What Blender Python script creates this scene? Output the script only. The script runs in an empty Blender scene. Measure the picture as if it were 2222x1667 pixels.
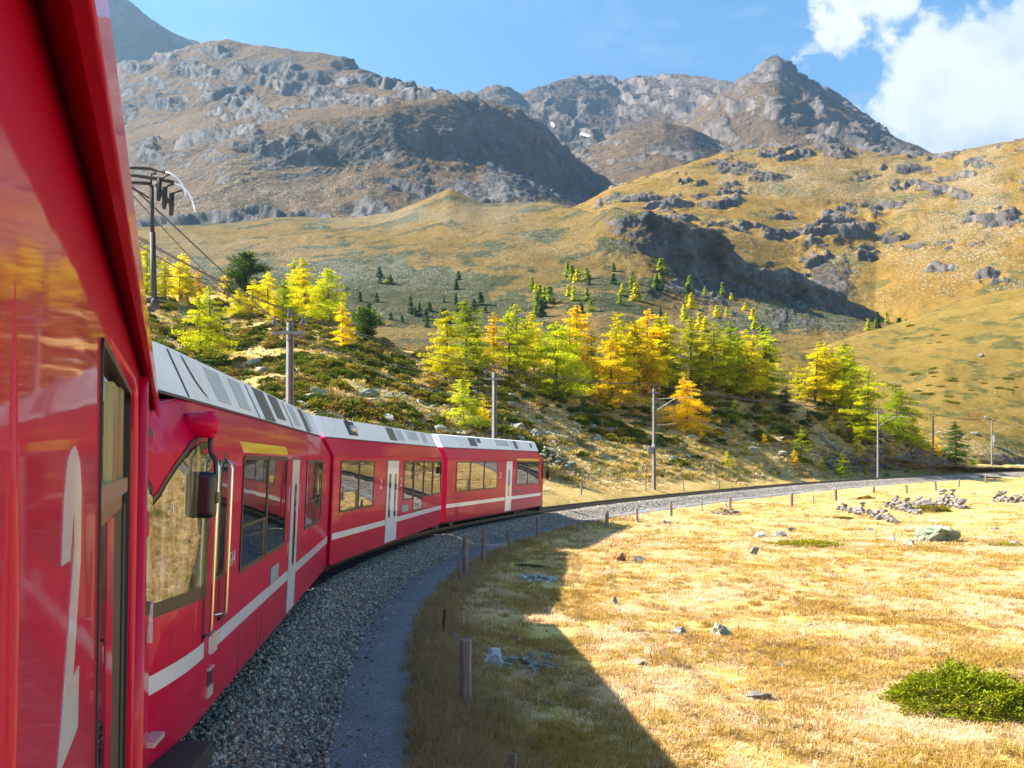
import bpy, bmesh, math, random
import numpy as np
from mathutils import Vector, Matrix, noise as mnoise
from mathutils.bvhtree import BVHTree
from mathutils.geometry import tessellate_polygon
R = math.radians
random.seed(7); RNG = np.random.default_rng(7)
SC = bpy.context.scene
COL = SC.collection

# ------------------------------------------------------------------ camera
F, CX, HY, CH = 2150.0, 1111.0, 1003.0, 2.7      # focal length in photo pixels, principal column, horizon row, eye height
cam_d = bpy.data.cameras.new('camera'); cam = bpy.data.objects.new('camera', cam_d); COL.objects.link(cam)
cam.location = (0, 0, CH); cam.rotation_euler = (R(90), 0, 0)
cam_d.sensor_width = 36; cam_d.lens = 36*F/2222; cam_d.shift_y = (HY-833.5)/2222
cam_d.clip_start = 0.05; cam_d.clip_end = 20000
SC.camera = cam

# ------------------------------------------------------------------ light
SUN_EL, SUN_AZ = R(40), R(-84)                   # azimuth from +Y towards +X
sun_d = bpy.data.lights.new('sun', 'SUN'); sun = bpy.data.objects.new('sun', sun_d); COL.objects.link(sun)
sdir = Vector((math.sin(SUN_AZ)*math.cos(SUN_EL), math.cos(SUN_AZ)*math.cos(SUN_EL), math.sin(SUN_EL)))
sun.rotation_euler = sdir.to_track_quat('Z', 'Y').to_euler()
sun_d.energy = 5.0; sun_d.angle = R(0.53); sun_d.color = (1.0, 0.905, 0.79)
SC.view_settings.view_transform = 'Standard'; SC.view_settings.look = 'None'
SC.view_settings.gamma = 1; SC.view_settings.exposure = 2.22
try: SC.view_settings.use_curve_mapping = False
except Exception: pass
SC.cycles.use_denoising = True
SC.cycles.max_bounces = 6; SC.cycles.diffuse_bounces = 2; SC.cycles.glossy_bounces = 3
SC.cycles.transmission_bounces = 3; SC.cycles.transparent_max_bounces = 8; SC.cycles.volume_bounces = 0
SKY_STR = 0.062
EXEC_CLOUD = True

def nn(nt, t, **kw):
    n = nt.nodes.new(t)
    for k, v in kw.items():
        if k.startswith('i_'):
            key = k[2:]
            key = int(key) if key.isdigit() else key.replace('_', ' ')
            n.inputs[key].default_value = v
        else: setattr(n, k, v)
    return n
def lk(nt, a, b): nt.links.new(a, b)
def ramp(nt, fac, stops, interp='LINEAR'):
    r = nt.nodes.new('ShaderNodeValToRGB'); cr = r.color_ramp; cr.interpolation = interp
    while len(cr.elements) > 1: cr.elements.remove(cr.elements[-1])
    for i, (p, c) in enumerate(stops):
        e = cr.elements[0] if i == 0 else cr.elements.new(p)
        e.position = p; e.color = (c[0], c[1], c[2], 1) if not np.isscalar(c) else (c, c, c, 1)
    if fac is not None: lk(nt, fac, r.inputs[0])
    return r.outputs[0]
def math_(nt, op, a, b=None, c=None, clamp=False):
    n = nt.nodes.new('ShaderNodeMath'); n.operation = op; n.use_clamp = clamp
    for i, v in enumerate((a, b, c)):
        if v is None: continue
        if isinstance(v, (int, float)): n.inputs[i].default_value = v
        else: lk(nt, v, n.inputs[i])
    return n.outputs[0]
def mixc(nt, f, a, b, mode='MIX'):
    n = nt.nodes.new('ShaderNodeMix'); n.data_type = 'RGBA'; n.blend_type = mode
    for s, v in ((0, f), (6, a), (7, b)):
        if isinstance(v, (int, float)): n.inputs[s].default_value = v
        elif isinstance(v, tuple): n.inputs[s].default_value = (*v[:3], 1)
        else: lk(nt, v, n.inputs[s])
    return n.outputs[2]
def noise_(nt, vec, scale, detail=4, rough=0.55, dist=0.0):
    n = nn(nt, 'ShaderNodeTexNoise'); n.inputs['Scale'].default_value = scale; n.inputs['Detail'].default_value = detail
    n.inputs['Roughness'].default_value = rough; n.inputs['Distortion'].default_value = dist
    if vec is not None: lk(nt, vec, n.inputs['Vector'])
    return n.outputs[0]

world = bpy.data.worlds.new('World'); SC.world = world; world.use_nodes = True
wt = world.node_tree; wt.nodes.clear()
wo = nn(wt, 'ShaderNodeOutputWorld'); bg = nn(wt, 'ShaderNodeBackground'); bg.inputs['Strength'].default_value = SKY_STR
sky = nn(wt, 'ShaderNodeTexSky'); sky.sky_type = 'NISHITA'; sky.sun_disc = False
sky.sun_elevation = SUN_EL; sky.sun_rotation = SUN_AZ; sky.altitude = 2000; sky.air_density = 1.0; sky.dust_density = 0.3; sky.ozone_density = 0.8
wtc = nn(wt, 'ShaderNodeTexCoord'); wdir = wtc.outputs['Generated']
def wdot(v, lo, hi):                              # soft region of the sky around a direction
    v = Vector(v).normalized(); n = nn(wt, 'ShaderNodeVectorMath'); n.operation = 'DOT_PRODUCT'
    lk(wt, wdir, n.inputs[0]); n.inputs[1].default_value = v
    m = nn(wt, 'ShaderNodeMapRange'); m.interpolation_type = 'SMOOTHSTEP'
    m.inputs['From Min'].default_value = lo; m.inputs['From Max'].default_value = hi
    lk(wt, n.outputs['Value'], m.inputs['Value']); return m.outputs[0]
def pdir(px, py): return ((px-CX)/F, 1.0, (HY-py)/F)
big = noise_(wt, wdir, 9.0, 7, 0.58, 0.25)
fine = noise_(wt, wdir, 26.0, 6, 0.6, 0.3)
cover = math_(wt, 'MULTIPLY', wdot(pdir(2110, 265), 0.9890, 0.9990), 0.43)
cover = math_(wt, 'MAXIMUM', cover, math_(wt, 'MULTIPLY', wdot((0.85, 1.0, 0.34), 0.965, 0.995), 0.45))
for (px, py, lo, hi, k) in ((2090, 270, .9960, .9994, .44), (1860, 30, .9972, .9996, .33), (1185, 160, .99930, .99999, .22), (1715, 112, .9985, .99998, .31), (1590, 80, .996, .9996, .18),
                            (572, 108, .9996, .99999, .24), (437, 90, .9996, .99999, .26)):
    cover = math_(wt, 'MAXIMUM', cover, math_(wt, 'MULTIPLY', wdot(pdir(px, py), lo, hi), k))
dens = math_(wt, 'ADD', math_(wt, 'MULTIPLY', big, 0.62), math_(wt, 'MULTIPLY', fine, 0.38))
cm = math_(wt, 'ADD', dens, math_(wt, 'SUBTRACT', cover, 0.78))
cmask = nn(wt, 'ShaderNodeMapRange'); cmask.interpolation_type = 'SMOOTHSTEP'
cmask.inputs['From Min'].default_value = 0.0; cmask.inputs['From Max'].default_value = 0.085; lk(wt, cm, cmask.inputs['Value'])
ccol = ramp(wt, noise_(wt, wdir, 12.0, 5, 0.55), [(0.3, (2.6, 2.95, 3.5)), (0.55, (4.5, 4.55, 4.6))])
wispn = nn(wt, 'ShaderNodeMapping'); lk(wt, wdir, wispn.inputs['Vector']); wispn.inputs['Scale'].default_value = (3, 3, 9)
wisp = math_(wt, 'MULTIPLY', math_(wt, 'SUBTRACT', noise_(wt, wispn.outputs[0], 2.0, 6, 0.6, 0.4), 0.5, clamp=True), 1.6)
skys = nn(wt, 'ShaderNodeHueSaturation'); skys.inputs['Saturation'].default_value = 1.22; skys.inputs['Hue'].default_value = 0.49; lk(wt, sky.outputs[0], skys.inputs['Color'])
skyc = mixc(wt, math_(wt, 'MULTIPLY', wisp, math_(wt, 'ADD', 0.35, math_(wt, 'MULTIPLY', wdot(pdir(1750, 40), 0.975, 0.998), 1.3)), clamp=True), skys.outputs[0], (3.0, 3.35, 3.8))
allc = mixc(wt, cmask.outputs[0], skyc, ccol)
lk(wt, allc, bg.inputs['Color']); lk(wt, bg.outputs[0], wo.inputs['Surface'])

# ------------------------------------------------------------------ helpers
def P(px, py, d): return Vector(((px-CX)/F*d, d, CH+(HY-py)/F*d))
def proj(v): return CX+F*v[0]/v[1], HY-F*(v[2]-CH)/v[1]

def mesh_np(name, verts, faces, mats=(), smooth=False, fmat=None):
    me = bpy.data.meshes.new(name)
    verts = np.asarray(verts, dtype=np.float32); faces = np.asarray(faces, dtype=np.int32)
    k = faces.shape[1]
    me.vertices.add(len(verts)); me.vertices.foreach_set('co', verts.ravel())
    me.loops.add(faces.size); me.loops.foreach_set('vertex_index', faces.ravel())
    me.polygons.add(len(faces)); me.polygons.foreach_set('loop_start', np.arange(0, faces.size, k, dtype=np.int32))
    for m in mats: me.materials.append(m)
    if fmat is not None: me.polygons.foreach_set('material_index', np.asarray(fmat, dtype=np.int32))
    me.update(calc_edges=True)
    me.polygons.foreach_set('use_smooth', np.full(len(faces), bool(smooth)))
    me.validate(); return me
def fattr(me, name, vals, typ='FLOAT'):
    a = me.attributes.new(name, typ, 'POINT')
    if typ == 'FLOAT_VECTOR': a.data.foreach_set('vector', np.asarray(vals, dtype=np.float32).ravel())
    else: a.data.foreach_set('value', np.asarray(vals, dtype=np.int32 if typ == 'INT' else np.float32))
def obj(name, me, parent=None, loc=None, rot=None, scale=None):
    o = bpy.data.objects.new(name, me); COL.objects.link(o)
    if parent is not None: o.parent = parent
    if loc is not None: o.location = loc
    if rot is not None: o.rotation_euler = rot
    if scale is not None: o.scale = scale if not np.isscalar(scale) else (scale,)*3
    return o
def tag(o, label=None, cat=None, group=None, kind=None):
    if label: o['label'] = label
    if cat: o['category'] = cat
    if group: o['group'] = group
    if kind: o['kind'] = kind
    return o
def thing(name, label, cat, loc=(0, 0, 0), rot=(0, 0, 0), group=None):
    o = bpy.data.objects.new(name, None); COL.objects.link(o); o.location = loc; o.rotation_euler = rot
    o.empty_display_size = 0.2
    return tag(o, label, cat, group)

class MB:                                          # collects shapes into ONE mesh
    def __init__(s): s.v = []; s.f = []; s.m = []
    def add(s, vs, fs, m=0):
        b = len(s.v); s.v += [tuple(v) for v in vs]; s.f += [tuple(i+b for i in f) for f in fs]; s.m += [m]*len(fs); return s
    def box(s, c, h, m=0, mat=None):
        vs = [Vector((c[0]+x*h[0], c[1]+y*h[1], c[2]+z*h[2])) for x in (-1, 1) for y in (-1, 1) for z in (-1, 1)]
        if mat is not None: vs = [mat @ v for v in vs]
        return s.add(vs, [(0, 1, 3, 2), (4, 6, 7, 5), (0, 4, 5, 1), (2, 3, 7, 6), (0, 2, 6, 4), (1, 5, 7, 3)], m)
    def tube(s, pts, r, n=8, m=0, cap=True):
        pts = [Vector(p) for p in pts]; rr = r if hasattr(r, '__len__') else [r]*len(pts)
        rings = []; up = None
        for i, p in enumerate(pts):
            t = (pts[min(i+1, len(pts)-1)]-pts[max(i-1, 0)]).normalized()
            if up is None or abs(t.dot(up)) > 0.98:
                up = Vector((0, 0, 1)) if abs(t.z) < 0.9 else Vector((1, 0, 0))
            a = t.cross(up).normalized(); b = a.cross(t).normalized(); up = b
            rings.append([p+(a*math.cos(2*math.pi*k/n)+b*math.sin(2*math.pi*k/n))*rr[i] for k in range(n)])
        vs = [v for g in rings for v in g]; fs = []
        for i in range(len(pts)-1):
            for k in range(n):
                fs.append((i*n+k, i*n+(k+1) % n, (i+1)*n+(k+1) % n, (i+1)*n+k))
        if cap: fs.append(tuple(range(n))[::-1]); fs.append(tuple((len(pts)-1)*n+k for k in range(n)))
        return s.add(vs, fs, m)
    def lathe(s, base, prof, axis=(0, 0, 1), n=12, m=0):   # prof: (r, h)
        q = Vector(axis).to_track_quat('Z', 'Y'); base = Vector(base); vs = []; fs = []
        for (r, h) in prof:
            for k in range(n):
                vs.append(base+q @ Vector((r*math.cos(2*math.pi*k/n), r*math.sin(2*math.pi*k/n), h)))
        for i in range(len(prof)-1):
            for k in range(n): fs.append((i*n+k, i*n+(k+1) % n, (i+1)*n+(k+1) % n, (i+1)*n+k))
        fs.append(tuple(range(n))[::-1]); fs.append(tuple((len(prof)-1)*n+k for k in range(n)))
        return s.add(vs, fs, m)
    def mesh(s, name, mats, smooth=False):
        me = bpy.data.meshes.new(name); me.from_pydata(s.v, [], s.f)
        for m in (mats if isinstance(mats, (list, tuple)) else [mats]): me.materials.append(m)
        me.polygons.foreach_set('material_index', s.m)
        me.polygons.foreach_set('use_smooth', [bool(smooth)]*len(s.f)); me.update(); return me
    def build(s, name, mats, parent=None, smooth=False): return obj(name, s.mesh(name, mats, smooth), parent)

# vectorised gradient noise
_perm = RNG.permutation(512); _perm = np.concatenate([_perm, _perm, _perm])
_g3 = RNG.normal(size=(512, 3)); _g3 /= np.linalg.norm(_g3, axis=1)[:, None]
def pn(p):
    p = np.asarray(p, dtype=np.float64); i = np.floor(p).astype(np.int64); f = p-i; i &= 511
    u = f*f*f*(f*(f*6-15)+10); out = 0
    for dx in (0, 1):
        for dy in (0, 1):
            for dz in (0, 1):
                h = _perm[_perm[_perm[(i[:, 0]+dx) & 511]+((i[:, 1]+dy) & 511)]+((i[:, 2]+dz) & 511)]
                g = _g3[h]; dv = f-np.array([dx, dy, dz])
                w = (u[:, 0] if dx else 1-u[:, 0])*(u[:, 1] if dy else 1-u[:, 1])*(u[:, 2] if dz else 1-u[:, 2])
                out = out+w*np.sum(g*dv, axis=1)
    return out*1.5
def fbm(p, octv=4, lac=2.07, gain=0.52):
    p = np.asarray(p, dtype=np.float64); a = 1.0; o = 0; t = 0
    for k in range(octv): o = o+a*pn(p+17.3*k); t += a; a *= gain; p = p*lac
    return o/t
def ridged(p, octv=5, lac=2.1, gain=0.55):
    p = np.asarray(p, dtype=np.float64); a = 1.0; o = 0; t = 0
    for k in range(octv): o = o+a*(1-2*np.abs(pn(p+9.1*k))); t += a; a *= gain; p = p*lac
    return o/t
def sstep(a, b, x):
    t = np.clip((x-a)/(b-a), 0, 1); return t*t*(3-2*t)

# ------------------------------------------------------------------ materials
def mat_new(name):
    m = bpy.data.materials.new(name); m.use_nodes = True; nt = m.node_tree
    return m, nt, nt.nodes['Principled BSDF']
def mat(name, col, rough=0.6, metal=0.0, coat=0.0, ior=1.5, var=0.0, vscale=6.0, bump=0.0, bscale=30.0, spec=None, rvar=0.0, coatr=0.04):
    m, nt, b = mat_new(name); tc = nn(nt, 'ShaderNodeTexCoord')
    b.inputs['Base Color'].default_value = (*col, 1); b.inputs['Roughness'].default_value = rough; b.inputs['Metallic'].default_value = metal
    b.inputs['Coat Weight'].default_value = coat; b.inputs['Coat Roughness'].default_value = coatr; b.inputs['IOR'].default_value = ior
    if spec is not None: b.inputs['Specular IOR Level'].default_value = spec
    if var > 0:
        n = noise_(nt, tc.outputs['Object'], vscale, 6, 0.6)
        lk(nt, ramp(nt, n, [(0.3, tuple(c*(1-var) for c in col)), (0.7, tuple(min(1, c*(1+var)) for c in col))]), b.inputs['Base Color'])
    if rvar > 0:
        n = noise_(nt, tc.outputs['Object'], 3.0, 6, 0.65)
        lk(nt, math_(nt, 'ADD', math_(nt, 'MULTIPLY', math_(nt, 'SUBTRACT', n, 0.5), rvar*2), rough, clamp=True), b.inputs['Roughness'])
    if bump > 0:
        bp = nn(nt, 'ShaderNodeBump'); bp.inputs['Strength'].default_value = bump; bp.inputs['Distance'].default_value = 0.02
        lk(nt, noise_(nt, tc.outputs['Object'], bscale, 5, 0.6), bp.inputs['Height']); lk(nt, bp.outputs[0], b.inputs['Normal'])
    return m

def paint_mat(coat=0.30, nm='red_paint'):
    m, nt, b = mat_new(nm); tc = nn(nt, 'ShaderNodeTexCoord'); ob = tc.outputs['Object']
    dirt = noise_(nt, ob, 2.2, 8, 0.65)
    mp = nn(nt, 'ShaderNodeMapping'); mp.inputs['Scale'].default_value = (6, 6, 0.8); lk(nt, ob, mp.inputs['Vector'])
    streak = noise_(nt, mp.outputs[0], 3.0, 6, 0.6)
    sx = nn(nt, 'ShaderNodeSeparateXYZ'); lk(nt, ob, sx.inputs[0])
    low = nn(nt, 'ShaderNodeMapRange'); low.inputs['From Min'].default_value = 1.1; low.inputs['From Max'].default_value = 0.4
    lk(nt, sx.outputs[2], low.inputs['Value'])
    base = ramp(nt, dirt, [(0.3, (0.52, 0.0008, 0.042)), (0.7, (0.58, 0.0012, 0.048))])
    d1 = math_(nt, 'MULTIPLY', math_(nt, 'SUBTRACT', streak, 0.45, clamp=True), math_(nt, 'ADD', math_(nt, 'MULTIPLY', low.outputs[0], 0.9), 0.12))
    col = mixc(nt, d1, base, (0.16, 0.11, 0.09)); lk(nt, col, b.inputs['Base Color'])
    b.inputs['Roughness'].default_value = 0.45; b.inputs['Coat Weight'].default_value = coat; b.inputs['Coat IOR'].default_value = 1.45; b.inputs['Specular IOR Level'].default_value = 0.06
    lk(nt, math_(nt, 'ADD', math_(nt, 'MULTIPLY', dirt, 0.10), 0.0), b.inputs['Coat Roughness'])
    bp = nn(nt, 'ShaderNodeBump'); bp.inputs['Strength'].default_value = 0.10; bp.inputs['Distance'].default_value = 0.02
    lk(nt, noise_(nt, ob, 1.6, 3, 0.5), bp.inputs['Height']); lk(nt, bp.outputs[0], b.inputs['Coat Normal'])
    return m
M = {}
M['red'] = paint_mat(); M['red_near'] = paint_mat(0.6, 'red_paint_glossy')
M['white'] = mat('white_paint', (0.72, 0.70, 0.70), 0.35, coat=0.6, var=0.05)
M['yellow'] = mat('yellow_band', (0.85, 0.48, 0.01), 0.4, coat=0.5)
M['roof'] = mat('roof_grey', (0.80, 0.82, 0.84), 0.42, var=0.08, vscale=4, metal=0.0, rvar=0.1)
M['roofline'] = mat('roof_seam', (0.05, 0.05, 0.06), 0.6)
M['louvre'] = mat('roof_louvre', (0.12, 0.125, 0.13), 0.5, var=0.2, metal=0.3)
M['hatch'] = mat('roof_hatch', (0.46, 0.50, 0.53), 0.5, var=0.1)
M['rubber'] = mat('window_rubber', (0.025, 0.024, 0.022), 0.45)
M['black'] = mat('black_plastic', (0.012, 0.012, 0.014), 0.32)
M['dark'] = mat('underframe_dark', (0.025, 0.024, 0.023), 0.75, var=0.3)
M['steel'] = mat('brushed_steel', (0.62, 0.60, 0.56), 0.25, metal=1.0)
M['brass'] = mat('window_channel_brass', (0.42, 0.33, 0.16), 0.3, metal=0.9)
M['alu'] = mat('step_aluminium', (0.66, 0.66, 0.66), 0.35, metal=0.9, bump=0.6, bscale=80)
M['rail'] = mat('rail_steel', (0.10, 0.075, 0.06), 0.45, metal=0.7, var=0.25)
M['rust'] = mat('rusty_iron', (0.028, 0.021, 0.018), 0.7, var=0.3, vscale=14)
M['copper'] = mat('contact_wire', (0.05, 0.045, 0.04), 0.5, metal=0.6)
M['sleeper'] = mat('sleeper_steel', (0.055, 0.042, 0.035), 0.8, var=0.3)
M['insul'] = mat('insulator_brown', (0.045, 0.018, 0.018), 0.12, coat=1.0)
M['concrete'] = mat('mast_concrete', (0.15, 0.138, 0.128), 0.85, var=0.18, vscale=5, bump=0.3)
M['galv'] = mat('galvanised_steel', (0.20, 0.205, 0.21), 0.55, metal=0.5, var=0.15)
M['sign'] = mat('sign_white', (0.75, 0.75, 0.75), 0.5)
M['interior'] = mat('cab_interior', (0.42, 0.36, 0.24), 0.8, var=0.35, vscale=3)
M['navy'] = mat('windscreen_dark', (0.008, 0.03, 0.07), 0.08, coat=1.0)
def glass_mat(name, col, ior, rough=0.015, wob=0.05):
    m, nt, b = mat_new(name); tc = nn(nt, 'ShaderNodeTexCoord')
    b.inputs['Base Color'].default_value = (*col, 1); b.inputs['Roughness'].default_value = rough; b.inputs['IOR'].default_value = ior
    bp = nn(nt, 'ShaderNodeBump'); bp.inputs['Strength'].default_value = wob; bp.inputs['Distance'].default_value = 0.03
    lk(nt, noise_(nt, tc.outputs['Object'], 1.3, 2, 0.4), bp.inputs['Height']); lk(nt, bp.outputs[0], b.inputs['Normal'])
    return m
M['glass'] = glass_mat('window_glass', (0.018, 0.016, 0.013), 2.6)
M['cabglass'] = glass_mat('cab_glass', (0.17, 0.15, 0.10), 2.2)
def cab_paint_reflection():
    nt = M['cabglass'].node_tree; b = nt.nodes['Principled BSDF']; tc = nn(nt, 'ShaderNodeTexCoord'); mp = nn(nt, 'ShaderNodeMapping'); mp.inputs['Scale'].default_value = (5, 5, .7); lk(nt, tc.outputs['Object'], mp.inputs['Vector'])
    n = noise_(nt, mp.outputs[0], 1.2, 7, .65, .4); lk(nt, ramp(nt, n, [(.35, (.045, .04, .02)), (.5, (.16, .13, .06)), (.6, (.34, .31, .22)), (.72, (.10, .085, .04))]), b.inputs['Base Color'])  # upright streaks of interior and reflected landscape painted into the glass colour
cab_paint_reflection()

def stone_mat(name, stops, lichen=(0.42, 0.46, 0.30), lk_amt=0.5, sc=3.0, perobj=True):
    m, nt, b = mat_new(name); tc = nn(nt, 'ShaderNodeTexCoord'); ob = tc.outputs['Object']
    oi = nn(nt, 'ShaderNodeObjectInfo')
    off = nn(nt, 'ShaderNodeVectorMath'); off.operation = 'ADD'; lk(nt, ob, off.inputs[0])
    cr = nn(nt, 'ShaderNodeCombineXYZ'); lk(nt, math_(nt, 'MULTIPLY', oi.outputs['Random'], 40), cr.inputs[0]); lk(nt, cr.outputs[0], off.inputs[1]); v = off.outputs[0]
    n1 = noise_(nt, v, sc, 6, 0.65)
    fac = math_(nt, 'ADD', math_(nt, 'MULTIPLY', n1, 0.6), math_(nt, 'MULTIPLY', oi.outputs['Random'], 0.5)) if perobj else n1
    base = ramp(nt, fac, stops)
    l = ramp(nt, noise_(nt, v, sc*1.7, 7, 0.7), [(0.52, 0.0), (0.62, 1.0)])
    lf = math_(nt, 'MULTIPLY', l, lk_amt); c = mixc(nt, lf, base, lichen)
    dk = ramp(nt, noise_(nt, v, sc*4, 6, 0.7), [(0.35, 0.55), (0.55, 1.0)])
    lk(nt, mixc(nt, 1.0, c, dk, 'MULTIPLY'), b.inputs['Base Color']); b.inputs['Roughness'].default_value = 0.85
    bp = nn(nt, 'ShaderNodeBump'); bp.inputs['Strength'].default_value = 0.6; bp.inputs['Distance'].default_value = 0.06
    lk(nt, noise_(nt, v, sc*3, 8, 0.7), bp.inputs['Height']); lk(nt, bp.outputs[0], b.inputs['Normal'])
    return m
M['rock'] = stone_mat('grey_rock', [(0.2, (0.124, 0.112, 0.102)), (0.5, (0.186, 0.171, 0.155)), (0.8, (0.260, 0.242, 0.223))], lk_amt=0.25)
M['lichen'] = stone_mat('lichen_rock', [(0.2, (0.154, 0.166, 0.122)), (0.5, (0.231, 0.245, 0.177)), (0.8, (0.315, 0.317, 0.252))], lk_amt=0.55)
M['orange_rock'] = stone_mat('orange_rock', [(0.2, (0.22, 0.10, 0.035)), (0.5, (0.34, 0.17, 0.06)), (0.8, (0.45, 0.27, 0.12))], lk_amt=0.1)
M['green_rock'] = stone_mat('green_rock', [(0.2, (0.151, 0.180, 0.105)), (0.5, (0.232, 0.267, 0.165)), (0.8, (0.348, 0.360, 0.259))], lichen=(0.139, 0.211, 0.077), lk_amt=0.7, sc=1.2, perobj=False)
M['wallstone'] = stone_mat('wall_stone', [(0.2, (0.080, 0.068, 0.068)), (0.5, (0.152, 0.132, 0.128)), (0.8, (0.272, 0.252, 0.240))], lk_amt=0.25)
M['blue_rock'] = stone_mat('blue_grey_rock', [(0.2, (0.173, 0.195, 0.206)), (0.5, (0.324, 0.357, 0.367)), (0.8, (0.540, 0.584, 0.594))], lichen=(0.486, 0.594, 0.594), lk_amt=0.4)
def ballast_stone_mat():
    m, nt, b = mat_new('ballast_stone'); oi = nn(nt, 'ShaderNodeObjectInfo'); tc = nn(nt, 'ShaderNodeTexCoord')
    c = ramp(nt, oi.outputs['Random'], [(0.0, (0.134, 0.130, 0.112)), (0.2, (0.314, 0.280, 0.228)), (0.36, (0.213, 0.175, 0.133)), (0.5, (0.448, 0.390, 0.318)), (0.62, (0.302, 0.190, 0.116)),
        (0.76, (0.336, 0.305, 0.249)), (0.88, (0.616, 0.530, 0.430)), (0.96, (0.190, 0.180, 0.163))], 'CONSTANT')
    n = noise_(nt, tc.outputs['Object'], 3, 5, 0.6)
    lk(nt, mixc(nt, 1.0, c, ramp(nt, n, [(0.3, 0.65), (0.7, 1.15)]), 'MULTIPLY'), b.inputs['Base Color']); b.inputs['Roughness'].default_value = 0.8
    return m
M['ballast_stone'] = ballast_stone_mat()
def gravel_mat(name, stops, cell, bump):
    m, nt, b = mat_new(name); tc = nn(nt, 'ShaderNodeTexCoord'); ob = tc.outputs['Object']
    vo = nn(nt, 'ShaderNodeTexVoronoi'); vo.inputs['Scale'].default_value = 1/cell; lk(nt, ob, vo.inputs['Vector'])
    sx = nn(nt, 'ShaderNodeSeparateXYZ'); lk(nt, vo.outputs['Color'], sx.inputs[0])
    c = ramp(nt, sx.outputs[0], stops)
    big = ramp(nt, noise_(nt, ob, 0.7, 6, 0.65), [(0.3, 0.75), (0.7, 1.15)])
    edge = ramp(nt, vo.outputs['Distance'], [(0.2, 1.0), (0.75, 0.35)])
    c = mixc(nt, 1.0, c, big, 'MULTIPLY'); c = mixc(nt, 1.0, c, edge, 'MULTIPLY')
    lk(nt, c, b.inputs['Base Color']); b.inputs['Roughness'].default_value = 0.9
    bp = nn(nt, 'ShaderNodeBump'); bp.inputs['Strength'].default_value = bump; bp.inputs['Distance'].default_value = cell*0.6; bp.invert = True
    lk(nt, vo.outputs['Distance'], bp.inputs['Height']); lk(nt, bp.outputs[0], b.inputs['Normal'])
    return m
GST = [(0.0, (0.12, 0.13, 0.135)), (0.4, (0.20, 0.205, 0.20)), (0.7, (0.29, 0.285, 0.275)), (1.0, (0.42, 0.42, 0.40))]
M['ballast'] = gravel_mat('ballast_bed', GST, 0.075, 0.9)
M['trackbed'] = gravel_mat('oily_ballast', [(0.0, (0.045, 0.035, 0.03)), (0.5, (0.085, 0.068, 0.055)), (1.0, (0.15, 0.125, 0.105))], 0.07, 0.8)
M['path'] = gravel_mat('path_gravel', [(0.0, (0.19, 0.195, 0.205)), (0.5, (0.25, 0.255, 0.26)), (1.0, (0.36, 0.355, 0.345))], 0.022, 0.35)

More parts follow.
